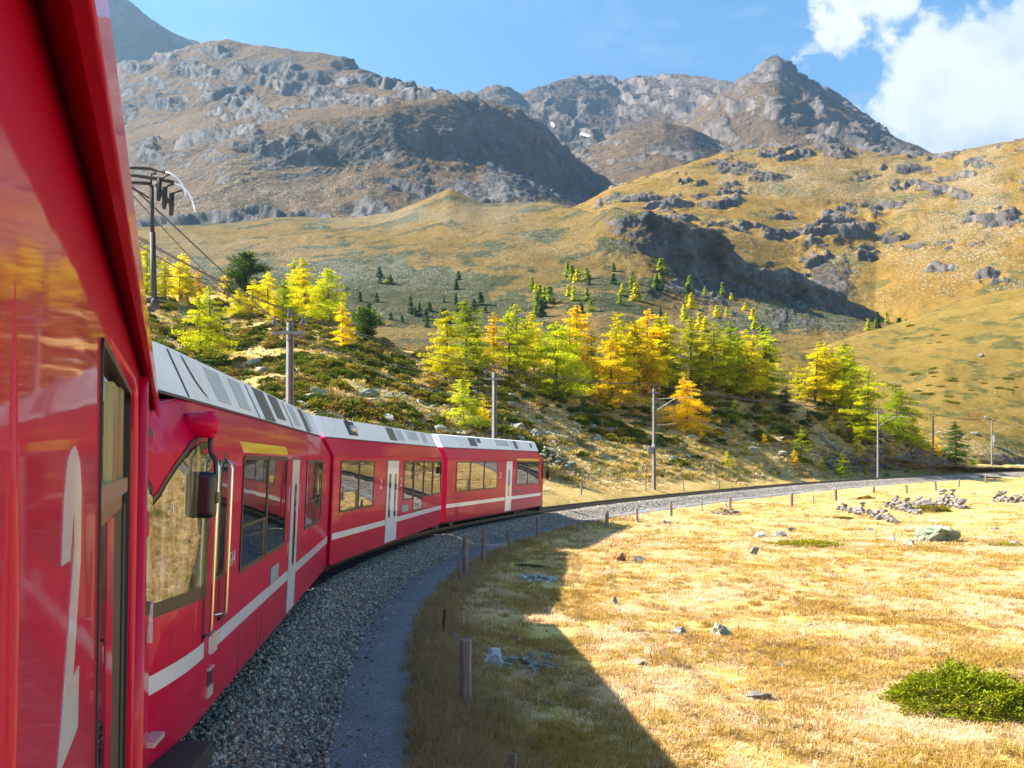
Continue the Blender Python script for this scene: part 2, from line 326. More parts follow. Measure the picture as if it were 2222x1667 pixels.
def terrain_mat(name, g, rk, gs=0.05, stone=2.2, stonecol=((0.30, 0.31, 0.27), (0.50, 0.50, 0.44)), speck=0.5, bump=0.5, shrub=None, shrub_sc=0.12, shrub_lo=0.58):
    m, nt, b = mat_new(name); tc = nn(nt, 'ShaderNodeTexCoord'); ob = tc.outputs['Object']
    ar = nn(nt, 'ShaderNodeAttribute'); ar.attribute_name = 'rock'; ac = nn(nt, 'ShaderNodeAttribute'); ac.attribute_name = 'scree'
    n1 = noise_(nt, ob, gs, 7, 0.62, 0.4); n2 = noise_(nt, ob, gs*9, 6, 0.7); n3 = noise_(nt, ob, gs*0.25, 3, 0.5)
    n4 = noise_(nt, ob, gs*34, 4, 0.7)
    f = math_(nt, 'ADD', math_(nt, 'ADD', math_(nt, 'MULTIPLY', n1, 0.42), math_(nt, 'MULTIPLY', n2, 0.42)), math_(nt, 'ADD', math_(nt, 'MULTIPLY', n3, 0.10), math_(nt, 'MULTIPLY', math_(nt, 'SUBTRACT', n4, 0.36), 0.42)))
    gc = ramp(nt, f, g)
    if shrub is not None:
        s1 = noise_(nt, ob, shrub_sc, 6, 0.62, 0.5); av = nn(nt, 'ShaderNodeAttribute'); av.attribute_name = 'veg'; sm = ramp(nt, math_(nt, 'ADD', s1, math_(nt, 'MULTIPLY', av.outputs['Fac'], 0.35)), [(shrub_lo, 0.0), (shrub_lo+0.06, 1.0)])  # mask spreads the shrub colour, also where slope shade is painted in
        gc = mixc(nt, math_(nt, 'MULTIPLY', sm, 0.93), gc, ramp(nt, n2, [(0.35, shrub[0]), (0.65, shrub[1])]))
    # rock
    mp = nn(nt, 'ShaderNodeMapping'); mp.inputs['Scale'].default_value = (1, 1, 0.35); mp.inputs['Rotation'].default_value = (0.5, 0.35, 0); lk(nt, ob, mp.inputs['Vector'])
    r1 = noise_(nt, mp.outputs[0], gs*2.2, 8, 0.68, 0.6)
    rc = ramp(nt, math_(nt, 'ADD', math_(nt, 'MULTIPLY', r1, 0.6), math_(nt, 'MULTIPLY', noise_(nt, mp.outputs[0], gs*9, 7, 0.72, 0.3), 0.4)), rk)
    rf = math_(nt, 'ADD', ar.outputs['Fac'], math_(nt, 'MULTIPLY', math_(nt, 'SUBTRACT', n1, 0.5), 1.3))
    rf = math_(nt, 'ADD', rf, math_(nt, 'MULTIPLY', math_(nt, 'SUBTRACT', n2, 0.5), 0.9))
    rfac = ramp(nt, rf, [(0.42, 0.0), (0.58, 1.0)])
    c = mixc(nt, rfac, gc, rc)
    # scattered stones
    vo = nn(nt, 'ShaderNodeTexVoronoi'); vo.inputs['Scale'].default_value = 1/stone; lk(nt, ob, vo.inputs['Vector'])
    sx = nn(nt, 'ShaderNodeSeparateXYZ'); lk(nt, vo.outputs['Color'], sx.inputs[0])
    sf = math_(nt, 'ADD', ac.outputs['Fac'], math_(nt, 'MULTIPLY', math_(nt, 'SUBTRACT', noise_(nt, ob, gs*1.4, 6, 0.65), 0.5), 1.6))
    th = math_(nt, 'SUBTRACT', math_(nt, 'MULTIPLY', sf, 1.0), math_(nt, 'MULTIPLY', sx.outputs[0], 1.0))
    inner = math_(nt, 'LESS_THAN', vo.outputs['Distance'], 0.46)
    sfac = math_(nt, 'MULTIPLY', math_(nt, 'MULTIPLY', math_(nt, 'GREATER_THAN', th, 0.12), inner), math_(nt, 'MULTIPLY', math_(nt, 'SUBTRACT', 1.0, math_(nt, 'MULTIPLY', rfac, 0.92)), speck))
    sc = mixc(nt, sx.outputs[1], stonecol[0], stonecol[1])
    c = mixc(nt, sfac, c, sc)
    lk(nt, c, b.inputs['Base Color']); b.inputs['Roughness'].default_value = 0.95; b.inputs['Specular IOR Level'].default_value = 0.1
    bp = nn(nt, 'ShaderNodeBump'); bp.inputs['Strength'].default_value = bump; bp.inputs['Distance'].default_value = 0.075/gs
    r2 = noise_(nt, mp.outputs[0], gs*9, 7, 0.72, 0.3)
    h = math_(nt, 'ADD', math_(nt, 'MULTIPLY', n2, 0.5), math_(nt, 'MULTIPLY', math_(nt, 'ADD', r1, math_(nt, 'MULTIPLY', r2, 0.5)), rfac))
    h = math_(nt, 'ADD', h, math_(nt, 'MULTIPLY', sfac, 0.35)); h = math_(nt, 'ADD', h, math_(nt, 'MULTIPLY', n4, 0.22))
    lk(nt, h, bp.inputs['Height']); lk(nt, bp.outputs[0], b.inputs['Normal'])
    return m
GOLD = [(0.30, (0.056, 0.048, 0.009)), (0.42, (0.111, 0.075, 0.010)), (0.52, (0.185, 0.108, 0.016)), (0.64, (0.230, 0.133, 0.027)), (0.75, (0.178, 0.082, 0.019))]
HILL = [(0.30, (0.054, 0.042, 0.011)), (0.45, (0.094, 0.063, 0.014)), (0.58, (0.137, 0.087, 0.021)), (0.72, (0.173, 0.099, 0.031))]
MTN = [(0.30, (0.040, 0.037, 0.022)), (0.45, (0.074, 0.054, 0.030)), (0.6, (0.118, 0.076, 0.041)), (0.75, (0.143, 0.086, 0.052))]
RCK = [(0.34, (0.028, 0.028, 0.031)), (0.46, (0.075, 0.073, 0.072)), (0.56, (0.135, 0.125, 0.118)), (0.68, (0.24, 0.215, 0.20))]
RCK2 = [(0.34, (0.035, 0.032, 0.032)), (0.46, (0.09, 0.078, 0.07)), (0.56, (0.155, 0.13, 0.112)), (0.68, (0.26, 0.215, 0.185))]
M['knoll'] = terrain_mat('knoll_ground', [(0.30, (0.09, 0.07, 0.022)), (0.42, (0.22, 0.155, 0.045)), (0.54, (0.40, 0.275, 0.09)), (0.68, (0.48, 0.33, 0.14))], RCK2, gs=0.16, stone=0.42, speck=0.8, bump=0.7,
                         stonecol=((0.24, 0.25, 0.19), (0.46, 0.46, 0.38)))
M['valley'] = terrain_mat('valley_slope', HILL, RCK, gs=0.03, stone=0.65, speck=0.32, bump=0.8, shrub=((0.018, 0.026, 0.012), (0.055, 0.058, 0.020)), shrub_sc=0.05, shrub_lo=0.53)  # shrub colour kept very dark, it also paints the slope's shade
M['gold'] = terrain_mat('golden_slope', GOLD, RCK2, gs=0.022, stone=1.1, speck=0.6, bump=0.9, shrub=((0.07, 0.065, 0.015), (0.13, 0.10, 0.025)), shrub_sc=0.03, shrub_lo=0.55)
M['round'] = terrain_mat('rounded_hill', [(0.30, (0.067, 0.056, 0.011)), (0.45, (0.141, 0.092, 0.017)), (0.58, (0.185, 0.122, 0.025)), (0.72, (0.200, 0.126, 0.038))], RCK2, gs=0.06, stone=0.7, speck=0.4, bump=0.7,
                         shrub=((0.05, 0.055, 0.015), (0.10, 0.085, 0.022)), shrub_sc=0.13, shrub_lo=0.54)
M['mtn'] = terrain_mat('mountain', MTN, RCK, gs=0.012, stone=1.6, speck=0.4, bump=1.0)
M['peak'] = terrain_mat('peak', MTN, RCK2, gs=0.010, stone=2.6, speck=0.4, bump=1.0)
def meadow_mat():
    m, nt, b = mat_new('meadow_grass'); tc = nn(nt, 'ShaderNodeTexCoord'); ob = tc.outputs['Object']
    n1 = noise_(nt, ob, 0.35, 6, 0.62, 0.3); n2 = noise_(nt, ob, 3.0, 6, 0.7); n3 = noise_(nt, ob, 22, 4, 0.7)
    f = math_(nt, 'ADD', math_(nt, 'ADD', math_(nt, 'MULTIPLY', n1, 0.45), math_(nt, 'MULTIPLY', n2, 0.3)), math_(nt, 'MULTIPLY', n3, 0.25))
    c = ramp(nt, f, [(0.30, (0.18, 0.115, 0.035)), (0.42, (0.40, 0.26, 0.075)), (0.52, (0.56, 0.385, 0.13)), (0.62, (0.64, 0.47, 0.20)), (0.74, (0.66, 0.51, 0.28))])
    vo = nn(nt, 'ShaderNodeTexVoronoi'); vo.inputs['Scale'].default_value = 9; lk(nt, ob, vo.inputs['Vector'])
    bare = ramp(nt, noise_(nt, ob, 0.55, 5, 0.6), [(0.60, 0.0), (0.68, 1.0)])
    sx = nn(nt, 'ShaderNodeSeparateXYZ'); lk(nt, vo.outputs['Color'], sx.inputs[0])
    stone = math_(nt, 'MULTIPLY', math_(nt, 'MULTIPLY', math_(nt, 'GREATER_THAN', sx.outputs[0], 0.72), math_(nt, 'LESS_THAN', vo.outputs['Distance'], 0.45)), bare)
    c = mixc(nt, math_(nt, 'MULTIPLY', bare, 0.45), c, (0.33, 0.25, 0.19))
    c = mixc(nt, math_(nt, 'MULTIPLY', stone, 0.8), c, (0.42, 0.40, 0.37))
    lk(nt, c, b.inputs['Base Color']); b.inputs['Roughness'].default_value = 0.95; b.inputs['Specular IOR Level'].default_value = 0.1
    bp = nn(nt, 'ShaderNodeBump'); bp.inputs['Strength'].default_value = 0.8; bp.inputs['Distance'].default_value = 0.08
    lk(nt, math_(nt, 'ADD', n2, math_(nt, 'MULTIPLY', n3, 0.6)), bp.inputs['Height']); lk(nt, bp.outputs[0], b.inputs['Normal'])
    return m
M['meadow'] = meadow_mat()

def leaf_mat(name, source, stops=None, tl=0.45, attr=True, val=1.0):
    """source 'color': object colour; 'random': per instance ramp."""
    m = bpy.data.materials.new(name); m.use_nodes = True; nt = m.node_tree; nt.nodes.clear()
    out = nn(nt, 'ShaderNodeOutputMaterial'); oi = nn(nt, 'ShaderNodeObjectInfo')
    c = oi.outputs['Color'] if source == 'color' else ramp(nt, oi.outputs['Random'], stops)
    if attr:
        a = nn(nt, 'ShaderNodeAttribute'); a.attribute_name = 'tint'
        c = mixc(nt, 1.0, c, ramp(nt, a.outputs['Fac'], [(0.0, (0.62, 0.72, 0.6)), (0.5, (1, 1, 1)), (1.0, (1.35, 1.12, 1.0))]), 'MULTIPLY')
    d = nn(nt, 'ShaderNodeBsdfDiffuse'); t = nn(nt, 'ShaderNodeBsdfTranslucent'); mx = nn(nt, 'ShaderNodeMixShader'); mx.inputs[0].default_value = tl
    lk(nt, c, d.inputs[0]); lk(nt, c, t.inputs[0]); lk(nt, d.outputs[0], mx.inputs[1]); lk(nt, t.outputs[0], mx.inputs[2]); lk(nt, mx.outputs[0], out.inputs[0])
    return m
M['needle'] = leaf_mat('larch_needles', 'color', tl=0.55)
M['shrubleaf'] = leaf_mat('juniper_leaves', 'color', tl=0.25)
M['bark'] = mat('bark', (0.085, 0.062, 0.048), 0.9, var=0.3, vscale=8, bump=0.6)
M['wood'] = None
def wood_mat():
    m, nt, b = mat_new('weathered_wood'); tc = nn(nt, 'ShaderNodeTexCoord')
    mp = nn(nt, 'ShaderNodeMapping'); mp.inputs['Scale'].default_value = (30, 30, 1.6); lk(nt, tc.outputs['Object'], mp.inputs['Vector'])
    n = noise_(nt, mp.outputs[0], 1.0, 7, 0.65, 0.3)
    lk(nt, ramp(nt, n, [(0.3, (0.075, 0.055, 0.045)), (0.5, (0.19, 0.15, 0.125)), (0.7, (0.30, 0.25, 0.215))]), b.inputs['Base Color']); b.inputs['Roughness'].default_value = 0.9
    bp = nn(nt, 'ShaderNodeBump'); bp.inputs['Strength'].default_value = 0.8; bp.inputs['Distance'].default_value = 0.01; lk(nt, n, bp.inputs['Height']); lk(nt, bp.outputs[0], b.inputs['Normal'])
    return m
M['wood'] = wood_mat()
M['grass'] = leaf_mat('dry_grass', 'random', [(0.0, (0.420, 0.275, 0.077)), (0.2, (0.620, 0.399, 0.132)), (0.45, (0.740, 0.522, 0.275)), (0.7, (0.740, 0.551, 0.352)), (0.88, (0.500, 0.361, 0.088)), (1.0, (0.360, 0.285, 0.066))], tl=0.35)
M['grass_green'] = leaf_mat('green_grass', 'random', [(0.0, (0.300, 0.225, 0.045)), (0.4, (0.460, 0.306, 0.070)), (0.7, (0.520, 0.333, 0.100)), (1.0, (0.340, 0.198, 0.060))], tl=0.35)
M['grass_pale'] = leaf_mat('pale_grass', 'random', [(0.0, (0.760, 0.557, 0.330)), (0.5, (0.840, 0.653, 0.462)), (1.0, (0.740, 0.518, 0.275))], tl=0.35)
M['straw'] = leaf_mat('straw', 'random', [(0.0, (0.357, 0.228, 0.105)), (0.5, (0.441, 0.294, 0.158)), (1.0, (0.231, 0.180, 0.063))], tl=0.35)
M['herb'] = leaf_mat('heath_plants', 'random', [(0.0, (0.10, 0.11, 0.02)), (0.25, (0.20, 0.19, 0.035)), (0.45, (0.42, 0.31, 0.08)), (0.75, (0.56, 0.40, 0.12)), (1.0, (0.60, 0.44, 0.17))], tl=0.25)

# ------------------------------------------------------------------ the railway line (centre line, plan)
ROLL = 0.043
# points on the right-hand flank of the cars, metres
ctr = []
for (x, y, h, z) in ((8.2, -25.2, -40, 0), (1.0, -12.0, -24, 0), (-1.35, -4.2, -19.2, 0), (-3.35, 1.3, -19.2, 0), (-4.10, 7.0, -12, 0), (-4.85, 12.5, -6.5, 0), (-5.40, 18.5, -4, 0), (-5.55, 24.0, -1, 0), (-5.05, 31, 5, 0),
               (-4.0, 38.6, 10.5, 0), (-2.1, 46.0, 15.5, 0), (0.45, 54.0, 20, 0.02), (4.6, 62.5, 27, .10), (12.4, 75.8, 32, .25), (29.8, 101, 36, .6), (50.4, 126, 40, .9), (77, 155, 42, 1.2), (150, 236, 42, 1.6), (260, 358, 42, 2.2)):
    ctr.append((x, y, z))
ctr = np.array(ctr)
def smooth_poly(pts, n_per=24):
    out = []
    p = np.vstack([2*pts[0]-pts[1], pts, 2*pts[-1]-pts[-2]])
    for i in range(1, len(p)-2):
        d1, d2, d3 = [max(np.linalg.norm(p[i+k]-p[i+k-1]), 1e-6)**0.5 for k in (0, 1, 2)]
        t0, t1, t2, t3 = 0, d1, d1+d2, d1+d2+d3
        for t in np.linspace(t1, t2, n_per, endpoint=False):
            a1 = (t1-t)/(t1-t0)*p[i-1]+(t-t0)/(t1-t0)*p[i]; a2 = (t2-t)/(t2-t1)*p[i]+(t-t1)/(t2-t1)*p[i+1]; a3 = (t3-t)/(t3-t2)*p[i+1]+(t-t2)/(t3-t2)*p[i+2]
            b1 = (t2-t)/(t2-t0)*a1+(t-t0)/(t2-t0)*a2; b2 = (t3-t)/(t3-t1)*a2+(t-t1)/(t3-t1)*a3
            out.append((t2-t)/(t2-t1)*b1+(t-t1)/(t2-t1)*b2)
    out.append(pts[-1]); return np.array(out)
TR = smooth_poly(ctr)
def resample(pl, step):
    seg = np.linalg.norm(np.diff(pl[:, :2], axis=0), axis=1); s = np.concatenate([[0], np.cumsum(seg)])
    q = np.arange(0, s[-1], step); return np.stack([np.interp(q, s, pl[:, k]) for k in range(3)], 1)
TR = resample(TR, 0.5)
for _ in range(30):                                # smooth kinks
    TR[1:-1] = 0.25*TR[:-2]+0.5*TR[1:-1]+0.25*TR[2:]
TT = np.gradient(TR[:, :2], axis=0); TT /= np.linalg.norm(TT, axis=1)[:, None]
TN = np.stack([TT[:, 1], -TT[:, 0]], 1)            # to the right
def track_sd(x, y):
    """signed distance right of the centre line, index of nearest sample"""
    x = np.asarray(x, float).ravel(); y = np.asarray(y, float).ravel(); s = np.empty_like(x); ii = np.empty(len(x), int)
    for a in range(0, len(x), 20000):
        dx = x[a:a+20000, None]-TR[None, :, 0]; dy = y[a:a+20000, None]-TR[None, :, 1]
        d2 = dx*dx+dy*dy; i = np.argmin(d2, 1); k = np.arange(len(i))
        sg = dx[k, i]*TN[i, 0]+dy[k, i]*TN[i, 1]
        s[a:a+20000] = np.sign(sg)*np.sqrt(d2[k, i]); ii[a:a+20000] = i
    return s, ii
def strip(name, mat_, prof, i0, i1, noise_amp=0.0, kind='structure', step=1):
    idx = np.arange(i0, i1, step); n = len(prof); vs = []
    for (s, z) in prof:
        v = np.stack([TR[idx, 0]+TN[idx, 0]*s, TR[idx, 1]+TN[idx, 1]*s, TR[idx, 2]+z], 1); vs.append(v)
    vs = np.stack(vs, 1).reshape(-1, 3)
    if noise_amp: vs[:, 2] += noise_amp*fbm(np.column_stack([vs[:, :2]*2.3, np.zeros(len(vs))]), 3)
    m = len(idx); a = (np.arange(m-1)[:, None]*n+np.arange(n-1)[None, :]).ravel()
    fs = np.stack([a, a+1, a+n+1, a+n], 1)
    o = obj(name, mesh_np(name, vs, fs, [mat_], smooth=True)); tag(o, kind=kind); return o
strip('ballast_bed', M['ballast'], [(-3.3, -1.1), (-2.4, -0.42), (-1.9, -0.24), (-1.5, -0.17), (-0.6, -0.17), (0.6, -0.17), (1.35, -0.17), (1.6, -0.21), (1.9, -0.33), (2.2, -0.44), (2.5, -0.55), (2.75, -0.64)], 0, len(TR), 0.02)
strip('footpath', M['path'], [(2.2, -0.75), (2.42, -0.545), (2.7, -0.53), (3.1, -0.53), (3.5, -0.545), (3.75, -0.75)], 0, len(TR), 0.015)
strip('track_bed', M['trackbed'], [(-1.25, -0.175), (-1.1, -0.162), (0, -0.16), (1.0, -0.162), (1.2, -0.175)], 0, len(TR), 0.0)
# track: rails and sleepers
trk = thing('railway_track', 'metre gauge railway track curving away to the right on grey ballast', 'railway track')
for sgn in (-1, 1):
    mb = MB(); prof = [(-.055, -.145), (.055, -.145), (.05, -.13), (.012, -.11), (.012, -.04), (.032, -.03), (.032, 0), (-.032, 0), (-.032, -.03), (-.012, -.04), (-.012, -.11), (-.05, -.13)]
    idx = np.arange(10, len(TR), 2); vs = []
    for i in idx:
        for (a, b) in prof: vs.append((TR[i, 0]+TN[i, 0]*(sgn*.53+a), TR[i, 1]+TN[i, 1]*(sgn*.53+a), TR[i, 2]+b))
    n = len(prof); fs = [(j*n+k, j*n+(k+1) % n, (j+1)*n+(k+1) % n, (j+1)*n+k) for j in range(len(idx)-1) for k in range(n)]
    mb.add(vs, fs); mb.build('rail', M['rail'], trk)
sb = MB(); sb.box((0, 0, -.158), (.9, .11, .022)); sme = sb.mesh('sleeper', M['sleeper'])
dist = 0
for i in range(60, len(TR)-1):
    dist += 0.5
    if dist >= 0.66 and TR[i, 1] > 2 and TR[i, 1] < 150:
        dist = 0; o = obj('sleeper', sme, trk, loc=TR[i]); o.rotation_euler = (0, 0, math.atan2(TN[i, 1], TN[i, 0]))

# ------------------------------------------------------------------ ground sheets
SHEETS = {}
def bvh_of(V, Fc, key): SHEETS[key] = BVHTree.FromPolygons(V.tolist(), Fc.tolist())
def C(pts): return np.array(pts, float)             # (px, py, depth)
def curve_at(c, px):
    py = np.interp(px, c[:, 0], c[:, 1]); d = np.interp(px, c[:, 0], c[:, 2])
    k = max(3, int(len(px)*0.012)) | 1; ker = np.hanning(k+2)[1:-1]; ker /= ker.sum()
    sm = lambda a: np.convolve(np.pad(a, k//2, mode='edge'), ker, 'valid')
    d = sm(d); py = sm(py)
    return np.stack([(px-CX)/F*d, d, CH+(HY-py)/F*d], 1)
def sheet(name, mat_, px0, px1, dpx, curves, rows, amp=0.01, wl=0.10, octv=6, ridge=0.6, rock_slope=(0.55, 0.9), rock_add=0.0, scree_add=0.2, bumps=(), spots=(), scree_spots=(), veg_spots=(), crag=0.55, ledge=None, lin=(), key=None, amp_row=None, crestkeep=None):
    px = np.arange(px0, px1+dpx*0.5, dpx); rings = []
    for c in curves: rings.append(c(px) if callable(c) else curve_at(c, px))
    G = []; seg = []
    K = np.stack(rings, 0)                         # curve, col, 3
    for k in range(len(K)-1):
        a, b = K[k], K[k+1]
        m0 = (K[k+1]-K[k-1])/2 if k > 0 else (b-a); m1 = (K[k+2]-K[k])/2 if k+2 < len(K) else (b-a)
        la = np.linalg.norm(b-a, axis=1)[:, None]
        for mm in (m0, m1):
            lm = np.linalg.norm(mm, axis=1)[:, None]+1e-9; mm *= np.minimum(1, 1.0*la/lm)
        if k in lin: m0 = b-a; m1 = b-a
        n = rows[k]; ts = np.linspace(0, 1, n, endpoint=(k == len(K)-2))
        for t in ts:
            h00 = 2*t**3-3*t**2+1; h10 = t**3-2*t**2+t; h01 = -2*t**3+3*t**2; h11 = t**3-t**2
            G.append(h00*a+h10*m0+h01*b+h11*m1); seg.append(k+t)
    G = np.stack(G, 0); nr, nc, _ = G.shape
    gu = np.gradient(G, axis=0); gv = np.gradient(G, axis=1); N = np.cross(gv, gu); N /= np.linalg.norm(N, axis=2)[:, :, None]+1e-9
    N[N[:, :, 2] < 0] *= -1
    D = G[:, :, 1].ravel(); V = G.reshape(-1, 3); Nf = N.reshape(-1, 3)
    dm = np.median(D); L = wl*dm
    p = V/L; warp = np.stack([fbm(p*0.7+5, 2), fbm(p*0.7+15, 2), fbm(p*0.7+25, 2)], 1)*0.5
    h = ridge*ridged(p+warp, octv)+(1-ridge)*fbm(p*1.3+warp, octv)
    A = np.full(len(V), amp*dm); SG = np.repeat(np.array(seg), nc); ck = len(curves)-3 if crestkeep is None else crestkeep
    cf = 1-0.72*np.exp(-(np.minimum(SG-ck, 0)/0.10)**2); A = A*cf
    if amp_row is not None: A = A*np.interp(np.repeat(np.array(seg), nc), np.arange(len(amp_row)), amp_row)
    fade = 1-np.clip((np.repeat(np.array(seg), nc)-(len(curves)-2))/1.0, 0, 1)*0.3
    PX = np.tile(px, nr); PY = HY-F*(V[:, 2]-CH)/np.maximum(V[:, 1], 1)
    rock = np.full(len(V), rock_add); scr = np.full(len(V), scree_add)
    V2 = V+Nf*(A*h*fade)[:, None]
    jag = fbm(np.stack([PX/38., PY/38., np.zeros_like(PX)], 1)+3.3, 4)
    bw = np.zeros(len(V))
    for (bx, by, rx, ry, hh) in bumps:              # rock outcrops: (column, row) of the centre on the slope, radii, height in m
        r = np.sqrt(((PX-bx)/rx)**2+((PY-by)/ry)**2)+jag*0.55
        w = sstep(1.15, 0.5, r); bw = np.maximum(bw, w); V2 = V2+Nf*(w*hh*.16)[:, None]
    for (bx, by, rx, ry, a) in spots:
        r = np.sqrt(((PX-bx)/rx)**2+((PY-by)/ry)**2)+jag*0.6; rock = rock+a*sstep(1.2, 0.6, r)
    for (bx, by, rx, ry, a) in scree_spots:
        r = np.sqrt(((PX-bx)/rx)**2+((PY-by)/ry)**2)+jag*0.6; scr = scr+a*sstep(1.2, 0.5, r)
    if ledge:                                       # broken rock ledges: T spacing, tilt, throw, mask threshold
        T_, tilt, amt, th_ = ledge; wv = fbm(V/(T_*6)+41, 6, 2.1, .55)*2.6+fbm(V/(T_*1.1)+11, 4, 2.1, .6)*.55
        c_ = (V[:, 2]*math.cos(tilt)+V[:, 0]*math.sin(tilt))/T_+wv; f_ = c_-np.floor(c_); s1 = sstep(.60, .90, f_)
        mk = sstep(th_, th_+.16, fbm(V*np.array([1, 1, 1.6])/(T_*5)+71, 4)); mk = np.clip(np.maximum(mk, bw*1.25), 0, 1.3)
        hv = .55+.9*np.abs(fbm(V/(T_*2.2)+91, 3))*1.8
        V2 = V2+Nf*(amt*T_*(s1-f_)*mk*hv*cf)[:, None]
        ris = sstep(.52, .64, f_)*(1-sstep(.93, 1.0, f_)); rock = np.maximum(rock, ris*np.clip(mk, 0, 1)*.80)+.12*bw
    cr = ridged(p*2.6+warp*1.5+np.array([0, 0, 3.])*1.0, 6, 2.15, 0.66); rk0 = np.clip(rock, 0, 1)
    V2 = V2+Nf*(A*crag*cr*(0.15+rk0))[:, None]
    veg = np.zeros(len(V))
    for (bx, by, rx, ry, a) in veg_spots:  # spots of dark shrub colour, partly standing in for shade
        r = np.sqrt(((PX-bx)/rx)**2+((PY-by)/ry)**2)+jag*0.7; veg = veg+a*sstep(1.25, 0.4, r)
    G2 = V2.reshape(nr, nc, 3); gu = np.gradient(G2, axis=0); gv = np.gradient(G2, axis=1); N2 = np.cross(gv, gu); N2 /= np.linalg.norm(N2, axis=2)[:, :, None]+1e-9
    steep = 1-np.abs(N2[:, :, 2]).ravel()
    rock = rock+sstep(rock_slope[0]*0.5, rock_slope[1]*0.5, steep)*0.9
    idx = np.arange(nr*nc).reshape(nr, nc)
    fs = np.stack([idx[:-1, :-1].ravel(), idx[:-1, 1:].ravel(), idx[1:, 1:].ravel(), idx[1:, :-1].ravel()], 1)
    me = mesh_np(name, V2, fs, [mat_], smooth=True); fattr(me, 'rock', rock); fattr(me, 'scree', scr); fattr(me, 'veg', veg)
    o = obj(name, me); tag(o, kind='structure')
    if key: bvh_of(V2, fs, key)
    return o
def back(c, dd, drop):                              # the far side of a ridge, out of sight
    c = c.copy(); z = CH+(HY-c[:, 1])/F*c[:, 2]-drop; c[:, 2] += dd; c[:, 1] = HY-(z-CH)*F/c[:, 2]; return c
def foot_curve(s, dz):
    """a line parallel to the track on its left, as depth/row per column"""
    x = TR[:, 0]+TN[:, 0]*s; y = TR[:, 1]+TN[:, 1]*s; z = TR[:, 2]+dz; ok = y > 2.0
    ok &= np.arange(len(TR)) > np.argmax(TR[:, 1] > 0)
    px = CX+F*x[ok]/y[ok]; o = np.argsort(px); px, y, z = px[o], y[ok][o], z[ok][o]
    def f(q):
        d = np.interp(q, px, y); zz = np.interp(q, px, z); return np.stack([(q-CX)/F*d, d, zz], 1)
    return f

# knoll with the larches
K1 = C([(-700, 760, 50), (100, 730, 75), (340, 735, 85), (480, 785, 88), (620, 800, 80), (760, 790, 85), (930, 838, 88), (1110, 868, 94), (1300, 925, 104), (1500, 945, 112), (1700, 962, 120), (1890, 985, 132), (2010, 1007, 143), (2120, 1018, 153), (2250, 1018, 170)])
K2 = C([(-700, 640, 120), (100, 648, 128), (340, 650, 130), (420, 646, 132), (500, 650, 132), (560, 655, 130), (640, 672, 125), (700, 690, 118), (760, 716, 112), (850, 760, 108), (930, 778, 105), (985, 800, 106), (1110, 800, 115), (1200, 815, 121), (1320, 828, 127),
        (1440, 828, 131), (1540, 830, 134), (1620, 842, 136), (1700, 856, 137), (1750, 868, 138), (1850, 888, 140), (1890, 905, 142), (1950, 938, 145), (2010, 962, 146), (2060, 990, 151), (2120, 1014, 158), (2250, 1014, 175)])
_fa, _fb = foot_curve(-7.5, 1.1), foot_curve(-5.6, 0.5)
def K0c(q):
    w = sstep(1330, 1720, q)[:, None]; return _fa(q)*(1-w)+_fb(q)*w
sheet('knoll', M['knoll'], -700, 2230, 4, [foot_curve(-2.7, -0.75), foot_curve(-3.6, -0.28), K0c, K1, K2, back(K2, 40, 9), back(K2, 100, 30)], [4, 40, 60, 60, 14, 6], amp=0.012, wl=0.16, ridge=0.2, octv=6, rock_slope=(0.75, 1.1), rock_add=0.06, scree_add=0.10, key='knoll',
      amp_row=[0.05, 0.1, 0.45, 1.0, 1.0, 0.8, 0.5],
      scree_spots=((900, 900, 280, 60, .5), (1150, 950, 200, 40, .4), (1750, 950, 90, 40, .3), (420, 690, 120, 40, .35), (1880, 990, 140, 35, .3)), spots=((1880, 1000, 150, 35, .25),))
# rounded golden hill on the right
Q1 = C([(1560, 900, 205), (1690, 885, 203), (1900, 930, 195), (2050, 935, 192), (2222, 928, 200), (2700, 930, 190)])
Q2 = C([(1560, 830, 230), (1640, 798, 240), (1690, 776, 250), (1800, 750, 290), (1900, 716, 310), (1960, 700, 320), (2050, 666, 330), (2130, 641, 335), (2222, 624, 330), (2500, 575, 330), (2700, 560, 330)])
Q0 = C([(1560, 970, 170), (1890, 1012, 158), (2120, 1014, 168), (2222, 1010, 182), (2400, 1004, 205), (2700, 1000, 230)])
sheet('rounded_hill', M['round'], 1560, 2700, 5, [Q0, Q1, Q2, back(Q2, 70, 14), back(Q2, 160, 50)], [24, 110, 14, 5], amp=0.0085, wl=0.10, ridge=0.25, ledge=(7, .1, .3, .28), rock_slope=(0.9, 1.3), rock_add=-0.02, scree_add=0.08, key='round',
      scree_spots=((2150, 990, 120, 22, .7), (2050, 960, 90, 22, .5)), spots=((2160, 1000, 100, 10, .5),))
